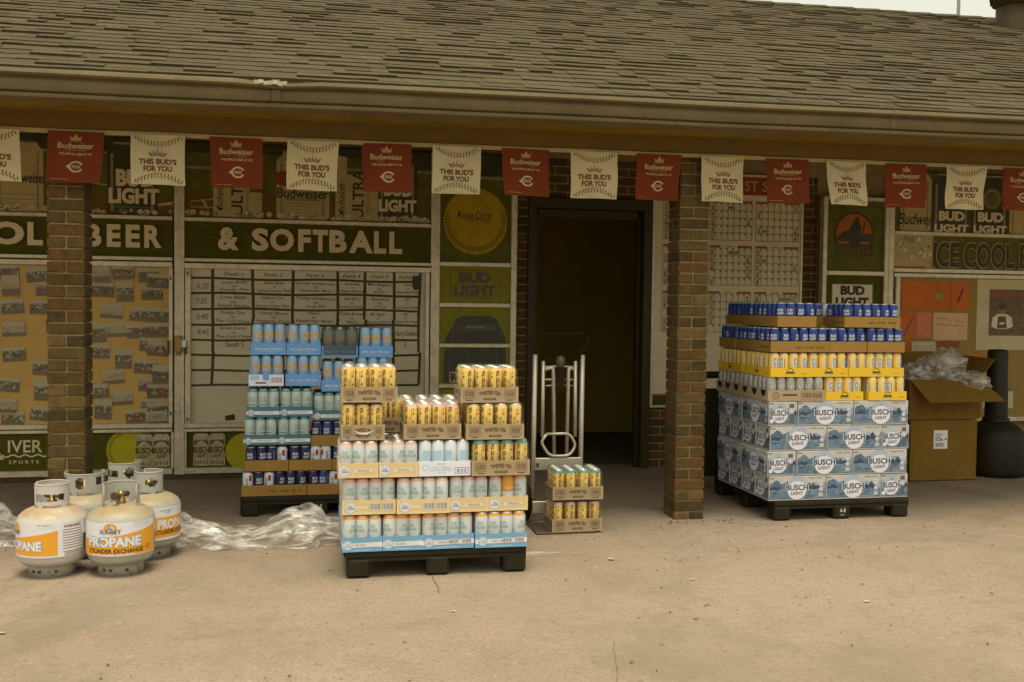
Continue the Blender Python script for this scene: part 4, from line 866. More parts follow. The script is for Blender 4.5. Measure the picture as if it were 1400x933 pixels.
# ------------------------------------------------------------------ cans
def cyl(rad): return lambda u, v, l: ((rad+l)*sin(u/rad), -(rad+l)*cos(u/rad), v)
TEAS = ('tea', 'tea_pink', 'tea_teal')
def can(kind, seed=0):
    b = MB(); tall = kind in ('tea', 'tea_pink', 'tea_teal', 'cruiser', 'cruiser_pink', 'cruiser_orange', 'noon', 'drink', 'teal', 'lemon')
    h, R_ = (.170, .0325) if tall else (.146, .0325)
    if kind == 'noon': h, R_ = .186, .0335
    body = {'tea': 'can_yellow', 'tea_pink': 'can_yellow', 'tea_teal': 'can_yellow', 'cruiser': 'can_white', 'cruiser_pink': 'can_white', 'cruiser_orange': 'can_orange', 'noon': 'can_sky', 'drink': 'can_white', 'teal': 'can_pale', 'lemon': 'can_yellow', 'blue': 'can_blue', 'navy': 'can_navy', 'white': 'can_white', 'silver': 'can_metal'}[kind]
    if kind == 'lemon': h = .146
    neck = {'tea_pink': 'can_peach', 'tea_teal': 'can_teal_lid', 'cruiser': 'can_orange', 'cruiser_pink': 'can_peach', 'cruiser_orange': 'can_orange', 'teal': 'can_teal_lid', 'blue': 'can_blue', 'navy': 'can_navy', 'lemon': 'can_metal'}.get(kind, 'can_metal')
    prof = [(.024, .002), (.027, 0), (R_, .009), (R_, h-.020), (R_-.0055, h-.006), (R_-.0055, h), (R_-.0075, h-.001), (R_-.0085, h-.006), (0, h-.006)]
    b.lathe(prof, (0, 0, 0), 18, ['can_metal', 'can_metal', body, neck if neck != 'can_metal' else body, 'can_metal', 'can_metal', 'can_metal', 'can_metal'])
    p = Print(b, cyl(R_), .0005); C_ = 2*pi*R_
    for k in range(3 if kind in TEAS or kind == 'lemon' else 2):
        u = C_*k/(3 if kind in TEAS or kind == 'lemon' else 2)
        if kind in TEAS:
            acc = {'tea': 'ink_black', 'tea_pink': 'ink_redline', 'tea_teal': 'ink_teal'}[kind]
            p.text('TWISTED TEA', u-.012, .10, .11, .017, 'ink_black', 2, .03, 0, pi/2)
            p.frame(u+.003, .045, u+.012, .105, .0018, acc, 1.5); p.rect(u+.016, .05, u+.0175, .145, 'ink_black', 1.5)
            for j in range(4): p.poly([(u+.021, .075+.02*j), (u+.031, .08+.02*j), (u+.026, .091+.02*j)], ('ink_black', 'can_white', 'ink_black', 'can_metal')[j], 1.5)
        elif kind in ('cruiser', 'cruiser_pink'):
            p.text('SUN', u, .118, .026, .016, 'ink_teal', 1.5, .02); p.text('CRUISER', u, .098, .05, .016, 'ink_teal', 1.5, .02); p.rect(u-.02, .052, u+.02, .057, 'ink_redline', 1.5, 4)
            p.rect(u-.012, .075, u+.012, .079, 'ink_lightblue', 1.5, 3)
        elif kind == 'cruiser_orange': p.rect(u-.05, .06, u+.05, .09, 'can_white', 1.5, 8); p.rect(u-.03, .105, u+.03, .11, 'can_white', 1.5, 5)
        elif kind == 'noon':
            p.disc(u, .118, .027, .031, 'disc_orange', 1.5, 20); p.disc(u, .120, .021, .024, 'disc_yellow', 2, 18); p.text('HIGH NOON', u, .119, .036, .008, 'disc_orange', 2.5, .02)
            p.rect(u+.032, .03, u+.034, .13, 'can_white', 1.5); p.rect(u+.04, .05, u+.06, .1, 'ink_lightblue', 1.5, 3)
        elif kind == 'drink': p.rect(u-.022, .03, u+.022, .12, 'ink_lightblue', 1.5, 4); p.text('LONG DRINK', u, .075, .08, .014, 'can_white', 2, .02, 0, pi/2)
        elif kind == 'teal':
            p.text('SUN', u, .115, .024, .014, 'ink_teal', 1.5, .02); p.text('CRUISER', u, .097, .05, .014, 'ink_teal', 1.5, .02); p.rect(u-.022, .07, u+.022, .075, 'tray_teal', 1.5, 4); p.rect(u-.025, .042, u+.025, .05, 'ink_teal', 1.5, 4)
        elif kind == 'lemon': p.rect(u-.017, .03, u+.012, .118, 'can_white', 1.5, 4); p.text('HARD TEA', u-.003, .082, .07, .015, 'ink_black', 2, .03, 0, pi/2); p.rect(u+.014, .04, u+.017, .11, 'ink_black', 1.5)
        elif kind in ('blue', 'navy'): p.text('BUD', u, .100, .036, .016, 'can_white', 1.5, .04); p.text('LIGHT', u, .080, .042, .016, 'can_white', 1.5, .04); p.rect(u+.034, .02, u+.038, .12, 'can_metal', 1.5); p.rect(u-.03, .028, u+.03, .034, 'can_metal', 1.5, 5)
        elif kind == 'white': p.rect(u-.008, .09, u+.008, .125, 'can_red', 1.5, 2); p.text('LIGHT', u+.03, .09, .06, .016, 'ink_navy', 1.5, .03, 0, pi/2); p.text('BUD', u-.02, .085, .05, .014, 'ink_soft', 1.5, .03, 0, pi/2)
        elif kind == 'silver': p.disc(u, .09, .016, .02, 'can_white', 1.5, 16); p.ring(u, .09, .016, .0175, 'ink_soft', 2, 16); p.rect(u+.03, .03, u+.033, .1, 'ink_soft', 1.5)
    return b.build('can', mesh_only=True)
CK = ['tea', 'tea_pink', 'tea_teal', 'cruiser', 'cruiser_pink', 'cruiser_orange', 'noon', 'drink', 'teal', 'lemon', 'blue', 'navy', 'white', 'silver']
CAN = {k: can(k) for k in CK}
SHORT = ('lemon', 'blue', 'navy', 'white', 'silver')

# ------------------------------------------------------------------ trays
def tray(kind, w2, d, front=0):
    """open tray, origin at front left bottom corner"""
    b = MB(); base = {'tea': 'tray_grey', 'tea_torn': 'tray_grey', 'sky': 'tray_sky', 'yellow': 'tray_yellow', 'drink': 'tray_white', 'blue': 'tray_blue', 'blue_white': 'tray_blue', 'teal': 'tray_teal', 'kraft': 'tray_kraft', 'kraft_text': 'tray_kraft', 'lemon': 'tray_lemon', 'silver': 'tray_grey'}[kind]
    h = {'tea': .074, 'tea_torn': .074, 'sky': .070, 'yellow': .070, 'drink': .072, 'blue': .074, 'blue_white': .074, 'teal': .064, 'kraft': .067, 'kraft_text': .067, 'lemon': .056, 'silver': .068}[kind]
    t = .003
    b.box(0, 0, 0, w2, d, t, base); b.box(0, 0, t, w2, t, h, base); b.box(0, d-t, t, w2, d, h, base); b.box(0, t, t, t, d-t, h, base); b.box(w2-t, t, t, w2, d-t, h, base)
    for (fn, ww) in ((lambda u, v, l: (u, -l, v), w2), (lambda u, v, l: (-l, d-u, v), d), (lambda u, v, l: (w2+l, u, v), d)):
        p = Print(b, fn, .0007); c = ww/2; s_ = min(1, ww/.26)
        if kind == 'tea' or (kind == 'tea_torn'):
            p.text('TWISTED TEA', c, h*.58, .108*s_, h*.26, 'kraft_ink', 1.5, .04, arch=.006); p.rect(c-.031*s_, h*.17, c+.031*s_, h*.31, 'kraft_ink', 1); p.text('ORIGINAL', c, h*.24, .045*s_, h*.08, 'tray_grey', 2, .02)
            for a_ in (ww*.05, ww*.75): p.frame(a_, h*.28, a_+ww*.2, h*.86, .0016, 'kraft_ink', 1); p.barcode(a_+.006, h*.34, a_+ww*.2-.006, h*.82, 'kraft_ink'); p.rect(a_+.012, h*.13, a_+ww*.2-.012, h*.19, 'kraft_ink', 1)
            if kind == 'tea_torn' and ww == w2: p.poly([(c-.05, h*.72), (c-.02, h*.4), (c+.02, h*.36), (c+.06, h*.7), (c+.025, h*.52), (c-.015, h*.5)], 'label_white', 2.4); p.poly([(c-.045, h*.3), (c+.04, h*.28), (c+.03, h*.42), (c-.03, h*.4)], 'kraft_ink', 2.2)
        elif kind == 'sky':
            p.poly([(.0, h*.28), (ww, h*.33), (ww, h*.66), (0, h*.6)], 'tray_white', 1); p.disc(ww*.14, h*.46, .024, .024, 'tray_white', 1.6, 24); p.ring(ww*.14, h*.46, .019, .022, 'tray_sky', 2, 20); p.text('SUN\nCRUISER', ww*.14, h*.46, .03, .018, 'tray_sky', 2.2, .02)
            p.text('HALF & HALF', ww*.45, h*.47, ww*.26, .010, 'ink_soft', 2); p.rect(ww*.3, h*.1, ww*.7, h*.16, 'ink_lightblue', 1)
            if front and ww == w2: [p.barcode(x, h*.32, x+.045, h*.7, 'ink_soft', 'label_white', 1.7) for x in (ww*.53, ww*.77)]
        elif kind == 'yellow':
            p.disc(ww*.15, h*.5, .027, .028, 'tray_white', 1, 26); p.ring(ww*.15, h*.5, .0245, .0268, 'ink_lightblue', 1.6, 24); p.text('SUN\nCRUISER', ww*.15, h*.5, .036, .018, 'ink_navy', 2, .01)
            if front and ww == w2:
                p.rect(ww*.25, h*.42, ww*.46, h*.56, 'tray_white', 1); [p.barcode(x, h*.25, x+.052, h*.8, 'ink_soft', 'label_white', 1.4) for x in (ww*.51, ww*.75)]
            else: p.poly([(ww*.36, h*.36), (ww*.86, h*.40), (ww*.83, h*.62), (ww*.40, h*.58)], 'tray_white', 1); p.text('LEMONADE ICED TEA', ww*.62, h*.5, ww*.3, .008, 'kraft_ink', 2)
        elif kind == 'drink':
            p.text('LONG DRINK', ww*.43, h*.5, ww*.42, h*.34, 'ink_lightblue', 1.5, 0); p.text('the Finnish', ww*.43, h*.82, ww*.14, h*.1, 'ink_soft', 1.5, 0, .3); p.rect(ww*.36, h*.2, ww*.52, h*.24, 'ink_lightblue', 1); p.ring(ww*.13, h*.6, .012, .015, 'ink_lightblue', 1, 14)
            p.frame(ww*.69, h*.16, ww*.96, h*.56, .002, 'ink_navy', 1.5); p.text('20 10 10', ww*.825, h*.36, ww*.18, h*.2, 'ink_navy', 1.6, .02)
        elif kind in ('blue', 'blue_white'):
            p.text('REAL Vodka + REAL Juice', c, h*.46, ww*.78, h*.2, 'tray_white', 1.5, .02); p.rect(ww*.2, h*.24, ww*.8, h*.28, 'ink_lightblue', 1)
            if kind == 'blue_white' and ww == w2:
                p.rect(.002, .002, ww-.002, h*.45, 'tray_white', 2); p.rect(.002, h*.45, ww*.4, h*.96, 'tray_white', 2); p.rect(ww*.58, h*.45, ww-.002, h*.96, 'tray_white', 2)
                p.barcode(ww*.62, h*.2, ww*.95, h*.8, 'ink_soft', None, 2.4); p.rect(ww*.05, h*.5, ww*.3, h*.9, 'ink_lightblue', 2.4); p.rect(ww*.2, h*.2, ww*.5, h*.35, 'ink_soft', 2.4)
        elif kind == 'teal':
            p.rect(0, h*.25, ww, h*.58, 'tray_white', 1); p.disc(ww*.14, h*.42, .021, .022, 'tray_white', 1.5, 22); p.ring(ww*.14, h*.42, .016, .020, 'tray_teal', 2, 20); p.text('SUN\nCRUISER', ww*.14, h*.42, .026, .015, 'ink_navy', 2.2, .02); p.text('CLASSIC ICED TEA', ww*.6, h*.42, ww*.46, .0095, 'ink_soft', 2)
        elif kind == 'kraft_text': [p.rect(ww*(.42+.036*q_), h*(.36-.01*(q_ % 2)), ww*(.42+.036*q_+(.022, .028, .016)[q_ % 3]), h*(.50+.03*(q_ % 3)), 'kraft_ink', 1) for q_ in range(14) if q_ not in (4, 9)]
        elif kind == 'lemon':
            p.ring(c, h*.55, .020, .024, 'kraft_ink', 1, 14, 0, pi); p.poly([(c-.035, h*.38), (c+.035, h*.38), (c+.02, h*.6), (c-.02, h*.6)], 'kraft_ink', 1.4); p.rect(c-.03, h*.24, c+.03, h*.32, 'ink_teal', 1); p.text('hard tea', ww*.86, h*.38, .03, .008, 'kraft_ink', 1)
        elif kind == 'silver':
            if ww == w2: p.ring(ww*.14, h*.5, .020, .023, 'kraft_ink', 1, 20); p.ring(ww*.14, h*.5, .010, .013, 'kraft_ink', 1, 16); p.rect(ww*.26, h*.46, ww*.51, h*.64, 'kraft_ink', 1); p.frame(ww*.57, h*.16, ww*.95, h*.84, .0015, 'kraft_ink', 1); p.barcode(ww*.59, h*.2, ww*.76, h*.8, 'kraft_ink'); p.barcode(ww*.77, h*.2, ww*.94, h*.8, 'kraft_ink')
            else: [p.poly([(x+.035*cos(pi+pi*i/14), h*.97+.040*sin(pi+pi*i/14)) for i in range(15)], 'ink_black', 1) for x in (ww*.25, ww*.75)]
    return b.build('tray', mesh_only=True)
TR = {}
def film_mesh(w2, d, h, seed, dark):
    b = MB(); r = random.Random(seed); n = 10
    prof = [(.002, .01), (.003, h*.55), (-.001, h-.02), (-.018, h+.004)]
    def ringp(off, z):
        pts = []
        c = .02
        for (cx_, cy_, a0) in ((c, c, pi), (w2-c, c, 1.5*pi), (w2-c, d-c, 0), (c, d-c, .5*pi)):
            for k in range(5):
                a = a0+pi/2*k/4; pts.append((cx_+(c+off+r.uniform(-.001, .001))*cos(a), cy_+(c+off+r.uniform(-.001, .001))*sin(a), z+r.uniform(-.002, .002)))
        return pts
    rings = [ringp(o, z) for o, z in prof]
    for a, c in zip(rings, rings[1:]):
        for i in range(len(a)): j = (i+1) % len(a); b.face([a[i], a[j], c[j], c[i]], 'film_dark' if dark else 'film', True)
    b.face(rings[-1], 'film_dark' if dark else 'film')
    return b.build('shrink_wrap', mesh_only=True)
rnd = random.Random(5)
def case(label, group, x, y, z, w2, d, nx, ny, cans, kind, rz=0., film=False, front=0, swap=None, dark=False):
    """one shrink-wrapped tray of cans; x, y = front left corner"""
    t = empty('drink_case', (x+rnd.uniform(-.002, .002), y+rnd.uniform(-.008, .006), z), rz+rnd.uniform(-.02, .02), label, 'drink case', group)
    k = (kind, round(w2, 3), round(d, 3), front)
    if k not in TR: TR[k] = tray(kind, w2, d, front)
    inst('tray', TR[k], t, (0, 0, 0))
    hc = 0
    for i in range(nx):
        for j in range(ny):
            ck = cans if isinstance(cans, str) else rnd.choice(cans)
            if swap and (i, j) == swap[0]: ck = swap[1]
            mx = (w2-.008)/nx; my = (d-.008)/ny
            inst('can', CAN[ck], t, (.004+mx*(i+.5)+rnd.uniform(-.0008, .0008), .004+my*(j+.5)+rnd.uniform(-.0015, .001), .0035), rnd.uniform(-.75, .75) if ck not in TEAS+('noon',) else rnd.uniform(-.45, .45) if ck == 'noon' else rnd.choice((-.55, -.2, .15, .5, 1.2)))
    if film:
        kk = ('film', round(w2, 3), round(d, 3), dark, cans in SHORT)
        if kk not in TR: TR[kk] = film_mesh(w2, d, .150 if cans in SHORT else (.188 if cans == 'noon' else .172), len(TR), dark)
        inst('shrink_wrap', TR[kk], t, (0, 0, .003))
    return t
def pallet(label, x, y, w2, d, h, mark=None, rz=0.):
    t = empty('pallet', (x, y, 0), rz, label, 'pallet', 'black plastic pallets')
    m_ = MB(); m_.box(0, 0, h-.03, w2, d, h-.002, 'black_plastic', .004)
    for k in range(7): m_.box(.01, .015+k*(d-.09)/6, h-.0275, w2-.01, .075+k*(d-.09)/6, h, 'black_plastic')
    me = m_.build('deck', mesh_only=True); inst('deck', me, t, (0, 0, 0))
    bw = .115
    for i in range(3):
        for j in range(3):
            a = i*(w2-bw)/2; c = j*(d-bw)/2; q = MB()
            vs = [(a, c, h-.031), (a+bw, c, h-.031), (a+bw, c+bw, h-.031), (a, c+bw, h-.031)]; q.box(a, c, 0, a+bw, c+bw, h-.031, 'black_plastic', .014)
            if mark and j == 0 and i == 1: pp = Print(q, lambda u, v, l: (u, c-l, v), .0015); pp.text('A-B', a+bw/2, h*.46, .04, .026, 'print_white', 1, .01); pp.rect(a+.04, h*.2, a+.07, h*.25, 'print_grey', 1)
            inst('block', q.build('block', mesh_only=True), t, (0, 0, 0))
    for j in range(3):
        q = MB(); c = j*(d-.08)/2; q.box(.0, c+.004, h-.052, w2, c+.076, h-.0315, 'black_plastic', .003); inst('stringer', q.build('stringer', mesh_only=True), t, (0, 0, 0))
    return t
GF, GR, GB = 'cases stacked on the front pallet', 'cases stacked on the right pallet', 'cases stacked on the rear pallet'
ORD = ['first', 'second', 'third', 'fourth', 'fifth', 'sixth']
LAY = ['bottom', 'second lowest', 'third', 'fourth', 'top']
# ---- front pallet
pallet('black plastic pallet under the nearest stack of white and yellow cans', .187, 4.80, .885, .92, .130)
Y0 = 4.79
def front(layer, specs, desc_fn):
    for i, s_ in enumerate(specs): case(desc_fn(i, s_), GF, **s_)
for i, (x, n) in enumerate(((.166, 3), (.357, 3), (.549, 4), (.810, 4))):
    w2 = .19 if n == 3 else .258
    case('light blue tray of white cans, %s from left, bottom layer, nearest stack' % ORD[i], GF, x=x, y=Y0, z=.132, w2=w2, d=.258 if n == 3 else .195, nx=n, ny=4 if n == 3 else 3, cans='cruiser', kind='sky', film=True, front=int(n == 4))
for i, (x, n) in enumerate(((.166, 4), (.424, 4), (.682, 3), (.881, 3))):
    w2 = .256 if n == 4 else .195
    case('pale yellow tray of white cans, %s from left, second layer up, nearest stack' % ORD[i] + (', orange can' if i == 3 else ''), GF, x=x, y=Y0+.002, z=.311, w2=w2, d=.258 if n == 3 else .195, nx=n, ny=4 if n == 3 else 3, cans='cruiser_pink', kind='yellow', film=True, front=int(n == 4), swap=((1, 0), 'cruiser_orange') if i == 3 else None)
for i, x in enumerate((.145, .336)):
    case('pale yellow tray of white cans, %s from left, third layer up, nearest stack' % ORD[i], GF, x=x, y=Y0-.01, z=.492, w2=.189, d=.258, nx=3, ny=4, cans='cruiser_pink', kind='yellow', film=True)
case('white tray of pale blue cans in the third layer of the nearest stack', GF, x=.530, y=Y0-.004, z=.492, w2=.254, d=.195, nx=4, ny=3, cans='drink', kind='drink', film=False)
case('greyish tray of teal topped yellow tea cans, third layer, nearest stack', GF, x=.788, y=Y0-.02, z=.490, w2=.290, d=.21, nx=4, ny=3, cans='tea_teal', kind='tea', film=True)
case('torn greyish tray of yellow tea cans, left of fourth layer, nearest stack', GF, x=.156, y=Y0, z=.671, w2=.208, d=.27, nx=3, ny=4, cans='tea', kind='tea_torn', film=True)
case('greyish tray of pink topped yellow tea cans in the middle of the nearest stack', GF, x=.456, y=Y0-.005, z=.671, w2=.280, d=.205, nx=4, ny=3, cans='tea_pink', kind='tea', film=True)
case('greyish tray of yellow tea cans, second from top at right, nearest stack', GF, x=.758, y=Y0-.005, z=.668, w2=.288, d=.21, nx=4, ny=3, cans='tea', kind='tea', film=True, rz=.0)
case('greyish tray of yellow tea cans at the top left of the nearest stack', GF, x=.155, y=Y0, z=.853, w2=.268, d=.205, nx=4, ny=3, cans='tea', kind='tea', film=True)
case('greyish tray of yellow tea cans, topmost at the right of the nearest stack', GF, x=.733, y=Y0, z=.848, w2=.288, d=.21, nx=4, ny=3, cans='tea', kind='tea', film=True)
# rows behind on the front pallet
for l, (z, kd, cn) in enumerate(((.132, 'sky', 'cruiser'), (.311, 'yellow', 'cruiser_pink'), (.492, 'yellow', 'cruiser_pink'))):
    for k in range(2):
        for sx, (x, w2, n) in (('left', (.17, .257, 4)), ('right', (.80, .257, 4))):
            case('%s tray behind the front row, %s side, %s layer, nearest stack, row %s' % ({'sky': 'light blue', 'yellow': 'pale yellow'}[kd], sx, LAY[l].split()[0] if l else 'bottom', ('two', 'three')[k]), GF, x=x, y=Y0+.275+.26*k, z=z, w2=w2, d=.255, nx=n, ny=4, cans=cn, kind=kd, film=True)
    case('%s tray in the centre behind the front row, %s layer, nearest stack' % ({'sky': 'light blue', 'yellow': 'pale yellow'}[kd], ('bottom', 'second', 'third')[l]), GF, x=.455, y=Y0+.275, z=z, w2=.32, d=.255, nx=5, ny=4, cans=cn, kind=kd)
case('greyish tray of shaded yellow tea cans set back behind the torn tray', GF, x=.27, y=Y0+.29, z=.671, w2=.268, d=.205, nx=4, ny=3, cans='tea', kind='tea', film=True)
case('greyish tray of yellow tea cans set back behind the pink topped tray', GF, x=.545, y=Y0+.28, z=.671, w2=.23, d=.205, nx=3, ny=3, cans='tea_pink', kind='tea', film=True)
case('greyish tray of yellow tea cans set back at right, fourth layer, nearest stack', GF, x=.79, y=Y0+.29, z=.668, w2=.282, d=.205, nx=4, ny=3, cans='tea', kind='tea', film=True)

# ---- right pallet with cartons
pallet('black plastic pallet under the stack of blue lake printed beer boxes', 2.853, 5.70, .93, .95, .124, 'mark')
CARTON = {}
def carton(wd, dp, h):
    k = (wd, dp)
    if k in CARTON: return CARTON[k]
    b = MB(); b.box(0, 0, 0, wd, dp, h, 'box_cream', .003)
    for fn, ww in ((lambda u, v, l: (u, -l, v), wd), (lambda u, v, l: (-l, dp-u, v), dp), (lambda u, v, l: (wd+l, u, v), dp)):
        p = Print(b, fn, .0006); r = random.Random(int(ww*100)); e = .004
        def skyline(z0, amp, m_, l, x0, x1, n):
            pts = [(x0, h*.06)]+[(x0+(x1-x0)*i/n, z0+amp*r.uniform(-1, 1)) for i in range(n+1)]+[(x1, h*.06)]
            for i in range(1, n+1): p.poly([(pts[i][0], h*.06), (pts[i+1][0], h*.06), pts[i+1], pts[i]], m_, l)
        long = ww > .3
        skyline(h*.70, .010, 'box_mist', 1, e, ww-e, 14)
        if long:
            skyline(h*.70, .016, 'box_blue', 1.3, e, ww*.36, 10); skyline(h*.64, .016, 'box_deep', 1.4, ww*.58, ww*.90, 10); skyline(h*.58, .012, 'box_deep', 1.7, e, ww*.2, 7)
            p.poly([(ww*.02, h*.5), (ww*.06, h*.74), (ww*.12, h*.86), (ww*.17, h*.80), (ww*.22, h*.66), (ww*.31, h*.5)], 'box_blue', 1.6)
        else: skyline(h*.66, .014, 'box_deep', 1.4, e, ww-e, 9)
        skyline(h*.44, .006, 'box_lake', 2, e, ww-e, 16)
        for i in range(44): x = r.uniform(.006, ww-.05); z = r.uniform(h*.08, h*.46); p.rect(x, z, x+r.uniform(.010, .045), z+r.uniform(.002, .005), r.choice(('box_blue', 'box_mist', 'box_deep', 'box_blue', 'box_deep')), 2.4+i*.01)
        cx_ = ww*(.49 if long else .38); R2 = h*.45 if long else h*.36
        p.disc(cx_, h*.57, R2*.98, R2*1.0, 'box_dome', 3, 30); p.poly([(cx_-R2*.6, h*.6), (cx_-R2*.15, h*.82), (cx_, h*.87), (cx_+R2*.2, h*.78), (cx_+R2*.6, h*.6)], 'box_mist', 3.2)
        p.disc(cx_, h*.42, R2*.93, R2*.84, 'box_white', 3.5, 30)
        tw = R2*2.15
        p.text('BUSCH', cx_, h*.535, tw*1.06, h*.27, 'box_white', 4, .07); p.text('BUSCH', cx_, h*.535, tw, h*.235, 'box_ink', 4.6, .025); p.text('LIGHT', cx_, h*.30, tw*.55, h*.13, 'box_ink', 4.6, .02)
        if long: p.text('BEER', ww*.05, h*.92, .03, .009, 'box_ink', 2); p.text('30 CANS - 12 FL OZ', ww*.82, h*.92, ww*.24, .010, 'box_ink', 2); q = [(ww*.91, h*.68, .018), (ww*.91, h*.44, .014)]
        else: q = [(ww*.80, h*.62, .018)]; p.text('BEER', ww*.1, h*.92, .03, .009, 'box_ink', 2); p.rect(ww*.72, h*.1, ww*.88, h*.9, 'box_dark', 2.6); p.disc(ww*.10, h*.2, .013, .013, 'box_white', 3)
        for a_, z, r_ in q: p.disc(a_, z, r_, r_, 'box_white', 3, 18); p.ring(a_, z, r_*.5, r_*.7, 'box_blue', 3.4, 14)
        if long: p.rect(ww*.87, h*.14, ww*.95, h*.30, 'box_cream', 3)
    CARTON[k] = b.build('beer_box', mesh_only=True); return CARTON[k]
rz_ = [.128, .284, .440, .596]; HB = .153; XR, YR = 2.80, 5.70; LONG, SHRT = .384, .190
def beer_box(label, x, y, z, wd, dp):
    o = inst('beer_box', carton(wd, dp, HB), None, (x, y, z), rnd.uniform(-.006, .006)); tag(o, label, 'beer box', 'beer boxes stacked on the right pallet')
RN = ['bottom row', 'second row up', 'third row up', 'top box row']
for l, z in enumerate(rz_):
    nm = RN[l]
    if l % 2 == 0:
        beer_box('blue lake printed beer box with wide front, left in the %s' % nm, XR+.012, YR, z, LONG, SHRT)
        beer_box('blue lake printed beer box with wide front, centre of the %s' % nm, XR+.012+LONG+.004, YR, z, LONG-.006, SHRT)
        beer_box('beer box showing its narrow end at the right of the %s' % nm, XR+.012+2*LONG+.002, YR+.004, z, SHRT, LONG)
        for k in range(3): beer_box('shaded beer box end on the left side, %s, number %s from the front' % (nm, ('two', 'three', 'four')[k]), XR+.012, YR+.198*(k+1), z, LONG, SHRT)
    else:
        beer_box('beer box showing its narrow end at the left of the %s' % nm, XR, YR, z, SHRT, LONG)
        beer_box('blue lake printed beer box with wide front, centre of the %s' % nm, XR+SHRT+.006, YR, z, LONG-.004, SHRT)
        beer_box('blue lake printed beer box with wide front, right in the %s' % nm, XR+SHRT+.006+LONG, YR, z, LONG-.006, SHRT)
        beer_box('shaded wide beer box side at the rear left of the %s' % nm, XR, YR+LONG+.008, z, SHRT, LONG)
for l in range(4): beer_box('plain inner beer box behind the front of the %s' % RN[l], XR+.42, YR+.42, rz_[l], LONG, SHRT)
z = .752
case('grey brown tray of silver white cans at the left above the beer boxes', GR, x=2.790, y=YR-.005, z=z, w2=.384, d=.262, nx=6, ny=4, cans='silver', kind='silver')
case('yellow tray of yellow white cans, lower middle, above the beer boxes', GR, x=3.182, y=YR, z=z, w2=.262, d=.39, nx=4, ny=6, cans='lemon', kind='lemon')
case('yellow tray of yellow white cans, lower right, above the beer boxes', GR, x=3.474, y=YR, z=z, w2=.266, d=.39, nx=4, ny=6, cans='lemon', kind='lemon')
for k in range(2): case('shaded grey brown tray of silver cans, left side of right pallet, number %s back' % ('one', 'two')[k], GR, x=2.790, y=YR+.268*(k+1), z=z, w2=.384, d=.262, nx=6, ny=4, cans='silver', kind='silver')
z = .902
for i, (x, n) in enumerate(((2.80, 4), (3.068, 4), (3.334, 6))):
    case('yellow tray of yellow white cans, %s from left in the full yellow layer' % ORD[i], GR, x=x, y=YR-.004, z=z, w2=.264 if n == 4 else .388, d=.39 if n == 4 else .262, nx=n, ny=6 if n == 4 else 4, cans='lemon', kind='lemon')
case('shaded yellow tray on the left side of the right pallet behind the corner tray', GR, x=2.80, y=YR+.392, z=z, w2=.264, d=.39, nx=4, ny=6, cans='lemon', kind='lemon')
z = 1.056
for i, (x, n) in enumerate(((2.803, 6), (3.199, 4), (3.463, 4))):
    case('brown tray of blue cans, %s from left in the lower blue can layer' % ORD[i], GR, x=x, y=YR, z=z, w2=.392 if n == 6 else .260, d=.262 if n == 6 else .39, nx=n, ny=4 if n == 6 else 6, cans='blue', kind='kraft_text' if n == 6 else 'kraft')
for k in range(2): case('shaded brown tray of blue cans, lower blue layer, left side, number %s back' % ('one', 'two')[k], GR, x=2.803, y=YR+.268*(k+1), z=z, w2=.392, d=.262, nx=6, ny=4, cans='blue', kind='kraft')
z = 1.213
case('brown tray of blue cans at the top left of the right pallet stack', GR, x=2.845, y=YR+.01, z=z, w2=.262, d=.39, nx=4, ny=6, cans='blue', kind='kraft')
case('brown tray of blue cans at the top right of the right pallet stack', GR, x=3.303, y=YR+.01, z=z, w2=.384, d=.262, nx=6, ny=4, cans='blue', kind='kraft_text')
case('brown tray of blue and red cans set back between the two top trays', GR, x=3.115, y=YR+.28, z=z, w2=.262, d=.262, nx=4, ny=4, cans=['blue', 'white', 'navy'], kind='kraft')
case('shaded brown tray of blue cans at the rear left top of the right pallet stack', GR, x=2.845, y=YR+.405, z=z, w2=.262, d=.39, nx=4, ny=6, cans='blue', kind='kraft')

# ---- rear pallet
pallet('black plastic pallet behind the nearest stack, half hidden by clear wrap', -.402, 6.29, .95, .9, .124, 'mark')
YR2 = 6.30; MIX = ['navy', 'white', 'navy', 'white', 'blue']
case('brown tray of mixed blue and white cans, bottom left of the rear pallet', GB, x=-.394, y=YR2, z=.127, w2=.392, d=.262, nx=6, ny=4, cans=MIX, kind='kraft_text')
case('brown tray of mixed blue and white cans, bottom middle of the rear pallet', GB, x=.003, y=YR2, z=.127, w2=.392, d=.262, nx=6, ny=4, cans=MIX, kind='kraft')
for i, x in enumerate((-.375, -.112, .152)): case('brown tray of mixed blue and white cans, %s from left, second layer, rear pallet' % ORD[i], GB, x=x, y=YR2, z=.282, w2=.261, d=.39, nx=4, ny=6, cans=MIX, kind='kraft')
for i, x in enumerate((-.384, -.181)): case('dark teal tray of pale cans, lower teal layer, rear pallet, %s from left' % ORD[i], GB, x=x, y=YR2, z=.443, w2=.2, d=.26, nx=3, ny=4, cans='teal', kind='teal')
case('brown tray of blue and white cans stepped lower, right of the lower teal trays', GB, x=.022, y=YR2+.02, z=.430, w2=.392, d=.262, nx=6, ny=4, cans=MIX, kind='kraft')
for i, x in enumerate((-.369, -.168)): case('dark teal tray of pale cans, upper teal layer, rear pallet, %s from left' % ORD[i], GB, x=x, y=YR2, z=.617, w2=.198, d=.26, nx=3, ny=4, cans='teal', kind='teal')
case('dark teal tray of pale cans stepped lower, partly behind the nearest stack', GB, x=.035, y=YR2+.02, z=.590, w2=.2, d=.26, nx=3, ny=4, cans='teal', kind='teal')
case('blue and white printed tray of sky blue cans with orange discs, rear pallet', GB, x=-.356, y=YR2, z=.808, w2=.212, d=.27, nx=3, ny=4, cans='noon', kind='blue_white')
